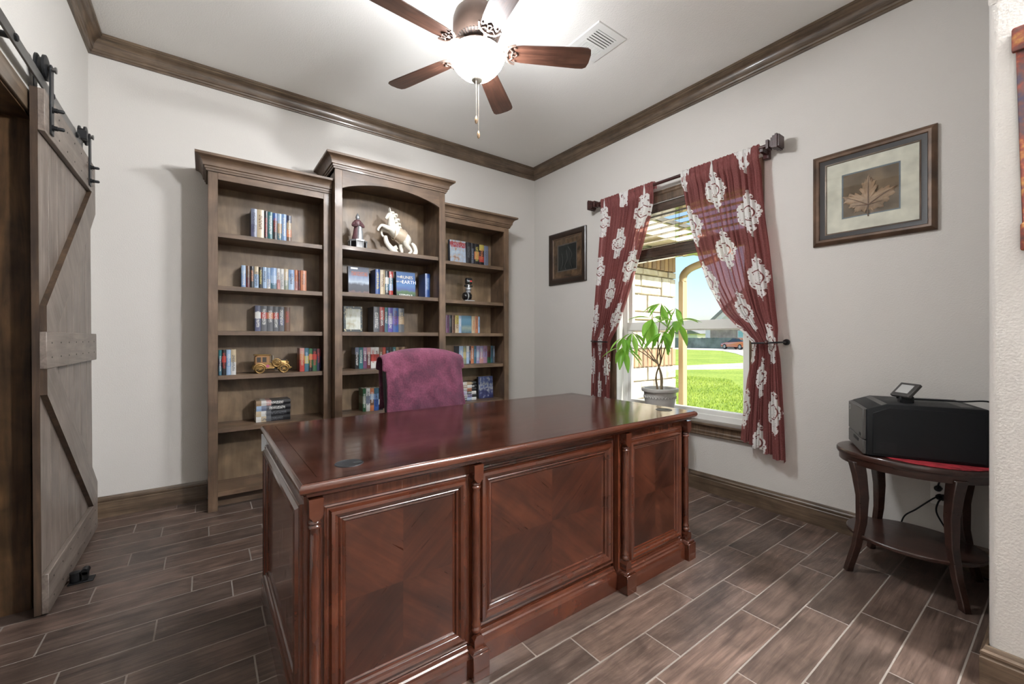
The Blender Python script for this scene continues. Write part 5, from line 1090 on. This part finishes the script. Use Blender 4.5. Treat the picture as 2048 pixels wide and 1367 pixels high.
while z < 1.90:
    if 0.86 < z < 0.9 or abs(z-0.88) < 0.02: pass
    hrow = rnd.choice([0.15,0.19,0.22]); 
    if z < 0.80 < z+hrow+0.06: hrow = 0.80-z
    if abs(z-0.80) < 1e-6: hrow = 0.0
    zn = min(z+hrow, 1.90) if hrow else z
    if hrow:
        x = XW0+0.002
        while x < XW1-0.02:
            L = rnd.uniform(0.16,0.38); xn = min(x+L, XW1)
            if XW1-xn < 0.08: xn = XW1
            if hrow > 0.2 and rnd.random() < 0.35:
                zm = z+hrow*rnd.uniform(0.4,0.6); place('stone', M['stone'], x, xn, z, zm, rnd.uniform(0.002,0.018)); place('stone', M['stone'], x, xn, zm, zn, rnd.uniform(0.002,0.018))
            else: place('stone', M['stone'], x, xn, z, zn, rnd.uniform(0.002,0.018))
            x = xn
        z = zn
    else:
        x = XW0+0.002
        while x < XW1-0.01: place('brick', M['brick'], x, min(x+0.078, XW1), z, z+0.205, 0.012); x += 0.078
        z += 0.205
x = XW0+0.002
while x < XW1-0.01: place('brick', M['brick'], x, min(x+0.078, XW1), 1.90, 2.11, 0.016); x += 0.078
M['tan'] = plain('tan_painted_metal', (0.46,0.34,0.2), 0.5); M['fascia'] = plain('cream_soffit', (0.66,0.58,0.44), 0.7)
eave = thing('roof_eave', 'cream boarded eave of the house seen over the stone wing', 'eave', (0.9, -1.0, 2.11))
for i in range(4):
    y = -1.165+0.105*i
    part('soffit_board', MB().box(0.15, 2.05, y, y+0.1, 2.16, 2.175), M['fascia'], eave)
for i in range(6): part('rafter_tail', MB().box(0.2+0.3*i, 0.245+0.3*i, -1.16, -0.75, 2.115, 2.16), M['fascia'], eave)
part('fascia_board', MB().box(0.15, 2.06, -1.19, -1.17, 2.11, 2.26), M['fascia'], eave)
part('roof_deck', MB().box(0.15, 2.1, -1.21, -0.4, 2.26, 2.30), plain('shingle', (0.12,0.11,0.1), 0.95, var=0.3, bscale=40), eave)
dsp = thing('downspout', 'tan metal downspout with curved elbow at the stone corner', 'downspout', (1.62, -0.80, GZ))
part('pipe', MB().box(1.58, 1.665, -0.84, -0.775, GZ, 1.80), M['tan'], dsp, bevel=0.006)
cv = curve([(1.622,-0.808,1.80),(1.625,-0.82,1.88),(1.66,-0.89,1.95),(1.76,-1.04,2.02),(1.84,-1.13,2.07),(1.86,-1.16,2.13)], 6)
part('elbow', MB().tube(cv, 0.042, 10), M['tan'], dsp)
q = MB()
for i in list(range(3,11))+list(range(22,29)): q.tube([cv[i], cv[i]+(cv[i+1]-cv[i])*0.35], 0.047, 10)
part('elbow_ribs', q, M['tan'], dsp)
def lawn_mat(name, a, b, c):
    m, nt = newmat(name); tc = node(nt, 'ShaderNodeTexCoord')
    n1 = node(nt, 'ShaderNodeTexNoise', Vector=tc.outputs['Object'], Scale=0.5, Detail=4.0); n2 = node(nt, 'ShaderNodeTexNoise', Vector=tc.outputs['Object'], Scale=14.0, Detail=4.0)
    f = math_(nt, 'ADD', math_(nt, 'MULTIPLY', n1.outputs[0], 0.4), math_(nt, 'MULTIPLY', n2.outputs[0], 0.6))
    out(nt, node(nt, 'ShaderNodeBsdfPrincipled', Base_Color=ramp(nt, f, [(0.36,a),(0.5,b),(0.64,c)]), Roughness=0.95).outputs[0]); return m
M['grass'] = lawn_mat('sunlit_lawn', (0.15,0.24,0.02), (0.27,0.36,0.035), (0.40,0.45,0.08))
M['concrete'] = plain('pale_concrete', (0.56,0.52,0.46), 0.9, var=0.1, bscale=8); M['asph'] = plain('street', (0.44,0.41,0.38), 0.9, var=0.1, bscale=8)
struct('ground', MB().box(0.14, 120, -60, 90, GZ-0.3, GZ-0.02), M['grass'])
def slab(name, poly, z0, z1, mat, label, cat, **k): return solo(name, MB().prism(poly, z0, z1), mat, label, cat, **k)
slab('front_lawn', [(1.7,-8),(14.0,-8),(20.5,-2),(18.0,4.5),(14.0,6.72),(8,12),(1.7,12)], GZ-0.02, GZ, M['grass'], 'bright green front lawn between the window and the street', 'lawn')
slab('porch_slab', [(0.14,-8),(1.7,-8),(1.7,-0.4),(0.14,-0.4)], GZ-0.02, GZ+0.004, M['concrete'], 'pale concrete walk running along the outside wall', 'walkway')
slab('street', [(6,15.5),(14.0,6.72),(17.235,5.5),(30,0.6),(33,4.0),(21.98,7.65),(16.87,8.46),(9,19)], GZ-0.02, GZ-0.005, M['asph'], 'pale street crossing beyond the front lawn', 'street')
slab('far_lawn', [(9.2,19.2),(16.9,8.6),(22.0,7.8),(33,4.2),(36,9.4),(29.15,10.85),(31.4,12.5),(36.7,15.7),(43.7,20.5),(45.5,25.8),(40,40),(15,40)], GZ-0.02, GZ+0.002, M['grass'], 'green lawn on the far side of the street', 'lawn')
slab('driveway', [(29.4,10.7),(36.2,9.2),(60,16),(58,34),(46,34),(45.7,25.8),(43.9,20.3),(36.9,15.5),(31.6,12.4)], GZ-0.02, GZ+0.001, M['concrete'], 'pale driveway under the orange car across the street', 'driveway')
# grass blades along the nearer lawn, too many to count
q = MB(); rnd = random.Random(3)
for i in range(16000):
    x = 1.75+(rnd.random()**1.6)*9.5; y = -3.0+x*0.62+rnd.uniform(-0.6,2.2)
    hh = rnd.uniform(0.03,0.06); a = rnd.uniform(0, PI); w_ = 0.006; lx, ly = rnd.uniform(-.02,.02), rnd.uniform(-.02,.02)
    o0 = len(q.v); q.v += [(x-w_*math.cos(a),y-w_*math.sin(a),GZ),(x+w_*math.cos(a),y+w_*math.sin(a),GZ),(x+lx,y+ly,GZ+hh)]; q.f.append((o0,o0+1,o0+2)); q.m.append(0)
gr = solo('grass_blades', q, M['grass'], 'short grass blades of the lawn nearest the window', 'grass', smooth=0, loc=(5,0,GZ)); gr['kind'] = 'stuff'
for i, (x, y) in enumerate(((0.75,-2.06),(0.8,-2.12),(0.72,-2.17))):
    solo('tall_weed', MB().tube(curve([(x,y,GZ),(x+0.01,y-0.004,0.2),(x-0.02,y-0.01*(i-1),0.62+0.04*i)], 5), [0.004-0.0003*j for j in range(11)], 5), plain('weed', (0.12,0.17,0.06), 0.8), ['thin grass stalk outside the window, nearest the stone wing', 'thin grass stalk outside the window, middle of three', 'thin grass stalk outside the window, nearest the curtain'][i], 'grass stalk', 'grass stalks under the window')

# house across the street
M['hbrick'] = plain('grey_brown_brick', (0.33,0.28,0.23), 0.9, var=0.25, bscale=14); M['hside'] = plain('pale_siding', (0.62,0.66,0.6), 0.8); M['hroof'] = plain('grey_roof', (0.22,0.22,0.21), 0.9, var=0.2, bscale=6); M['htrim'] = plain('white_trim', (0.72,0.71,0.68), 0.7)
hx = 58.0; nh = thing('neighbour_house', 'brick house with pale gable behind the wooden fence across the street', 'house', (hx, 22, GZ))
part('brick_wall', MB().box(hx, hx+9, 10.0, 29.8, GZ, 2.55), M['hbrick'], nh)
part('corner_board', MB().box(hx-0.1, hx+0.4, 29.3, 30.0, GZ, 2.5), M['htrim'], nh)
part('frieze_board', MB().box(hx-0.25, hx, 9.6, 30.2, 2.55, 2.95), M['htrim'], nh)
part('gable', MB().prism([(13.5,2.9),(28.8,2.9),(21.2,9.6)], hx+0.4, hx+0.8, 'x'), M['hside'], nh)
part('rake_board', MB().prism([(28.8,2.9),(29.8,2.9),(21.2,10.4),(12.6,2.9),(13.5,2.9),(21.2,9.6)], hx-0.1, hx+0.6, 'x'), M['htrim'], nh)
part('roof', MB().prism([(30.6,2.7),(21.2,10.9),(11.8,2.7),(12.4,2.7),(21.2,10.4),(30.0,2.7)], hx-0.3, hx+9, 'x'), M['hroof'], nh)
wd_ = part('window', MB().box(hx-0.06, hx+0.05, 24.3, 25.3, 1.25, 2.25), M['htrim'], nh)
part('pane', MB().box(hx-0.09, hx-0.05, 24.4, 25.2, 1.33, 2.17), plain('teal_glass', (0.25,0.5,0.48), 0.2), wd_)
h2 = thing('distant_house', 'low house with a dark roof far behind the fence end', 'house', (80, 52, GZ))
part('wall', MB().box(80, 88, 44, 62, GZ, 2.2), M['htrim'], h2); part('roof', MB().prism([(43,2.1),(63,2.1),(56,4.6),(50,4.6)], 79.5, 88.5, 'x'), M['hroof'], h2)
fe = thing('board_fence', 'weathered grey-green board fence across the street', 'fence', (53.5, 27, GZ))
q = MB(); rnd = random.Random(9); y = 21.0
while y < 40: q.box(53.5, 53.53, y, y+0.135, GZ, GZ+1.48+rnd.uniform(-0.02,0.02)); y += 0.15
bo = part('boards', q, plain('weathered_boards', (0.17,0.21,0.19), 0.95, var=0.4, bscale=7), fe, smooth=0); bo['kind'] = 'stuff'
for z in (0.1, 0.9): part('rail', MB().box(53.53, 53.58, 21, 40, GZ+z, GZ+z+0.09), plain('fence_rail', (0.15,0.17,0.15), 0.95), fe)
M['carp'] = plain('orange_car_paint', (0.62,0.15,0.05), 0.25, coat=0.8); M['cargl'] = plain('car_glass', (0.03,0.04,0.045), 0.1); M['tyre'] = plain('tyre', (0.02,0.02,0.02), 0.8); M['rim'] = plain('alloy_rim', (0.35,0.36,0.36), 0.35, metal=0.6)
cr = thing('parked_car', 'orange sedan parked in front of the fence across the street', 'car', (51.2, 22.0, GZ), rz=math.radians(-117))
bodyp = [(-2.25,0.30),(-2.32,0.55),(-2.22,0.72),(-1.5,0.86),(-0.85,0.92),(0.9,0.98),(1.9,0.98),(2.25,0.92),(2.35,0.6),(2.25,0.28)]
rings = []
for yv, sc in ((-0.88,0.95),(-0.80,1.0),(0.80,1.0),(0.88,0.95)): rings.append([(x*sc if abs(yv) > 0.85 else x, yv, zv if abs(yv) < 0.85 else 0.6+(zv-0.6)*0.9) for x, zv in bodyp])
part('body', MB().loft(rings), M['carp'], cr, local=True, smooth=50)
cab = [(-1.15,0.88),(-0.35,1.34),(0.35,1.40),(0.95,1.34),(1.85,0.96)]
part('cabin', MB().loft([[(x, s*(0.78-0.16*max(0,(z_-0.9)/0.5)), z_) for x, z_ in cab] for s in (-1, 1)]), M['cargl'], cr, local=True, smooth=50)
part('roof_panel', MB().loft([[(x, s*0.62, z_) for x, z_ in ((-0.42,1.33),(0.35,1.415),(1.05,1.345),(1.05,1.32),(0.35,1.38),(-0.42,1.31))] for s in (-1, 1)]), M['carp'], cr, local=True)
for x in (-1.45, 1.38):
    for s in (-1, 1):
        w_ = part('wheel', MB().lathe([(0.2,-0.1),(0.33,-0.1),(0.34,0),(0.33,0.1),(0.2,0.1)], 22, (x,s*0.80,0.342), axis='y'), M['tyre'], cr, local=True)
        part('rim', MB().lathe([(0.001,-0.085),(0.21,-0.08),(0.22,0.0),(0.21,0.08),(0.001,0.085)], 14, (x,s*0.82,0.342), axis='y'), M['rim'], w_, local=True)
for s in (-1, 1): part('headlight', MB().box(-2.27, -2.05, s*0.5, s*0.8, 0.62, 0.74), M['htrim'], cr, bevel=0.02, local=True)
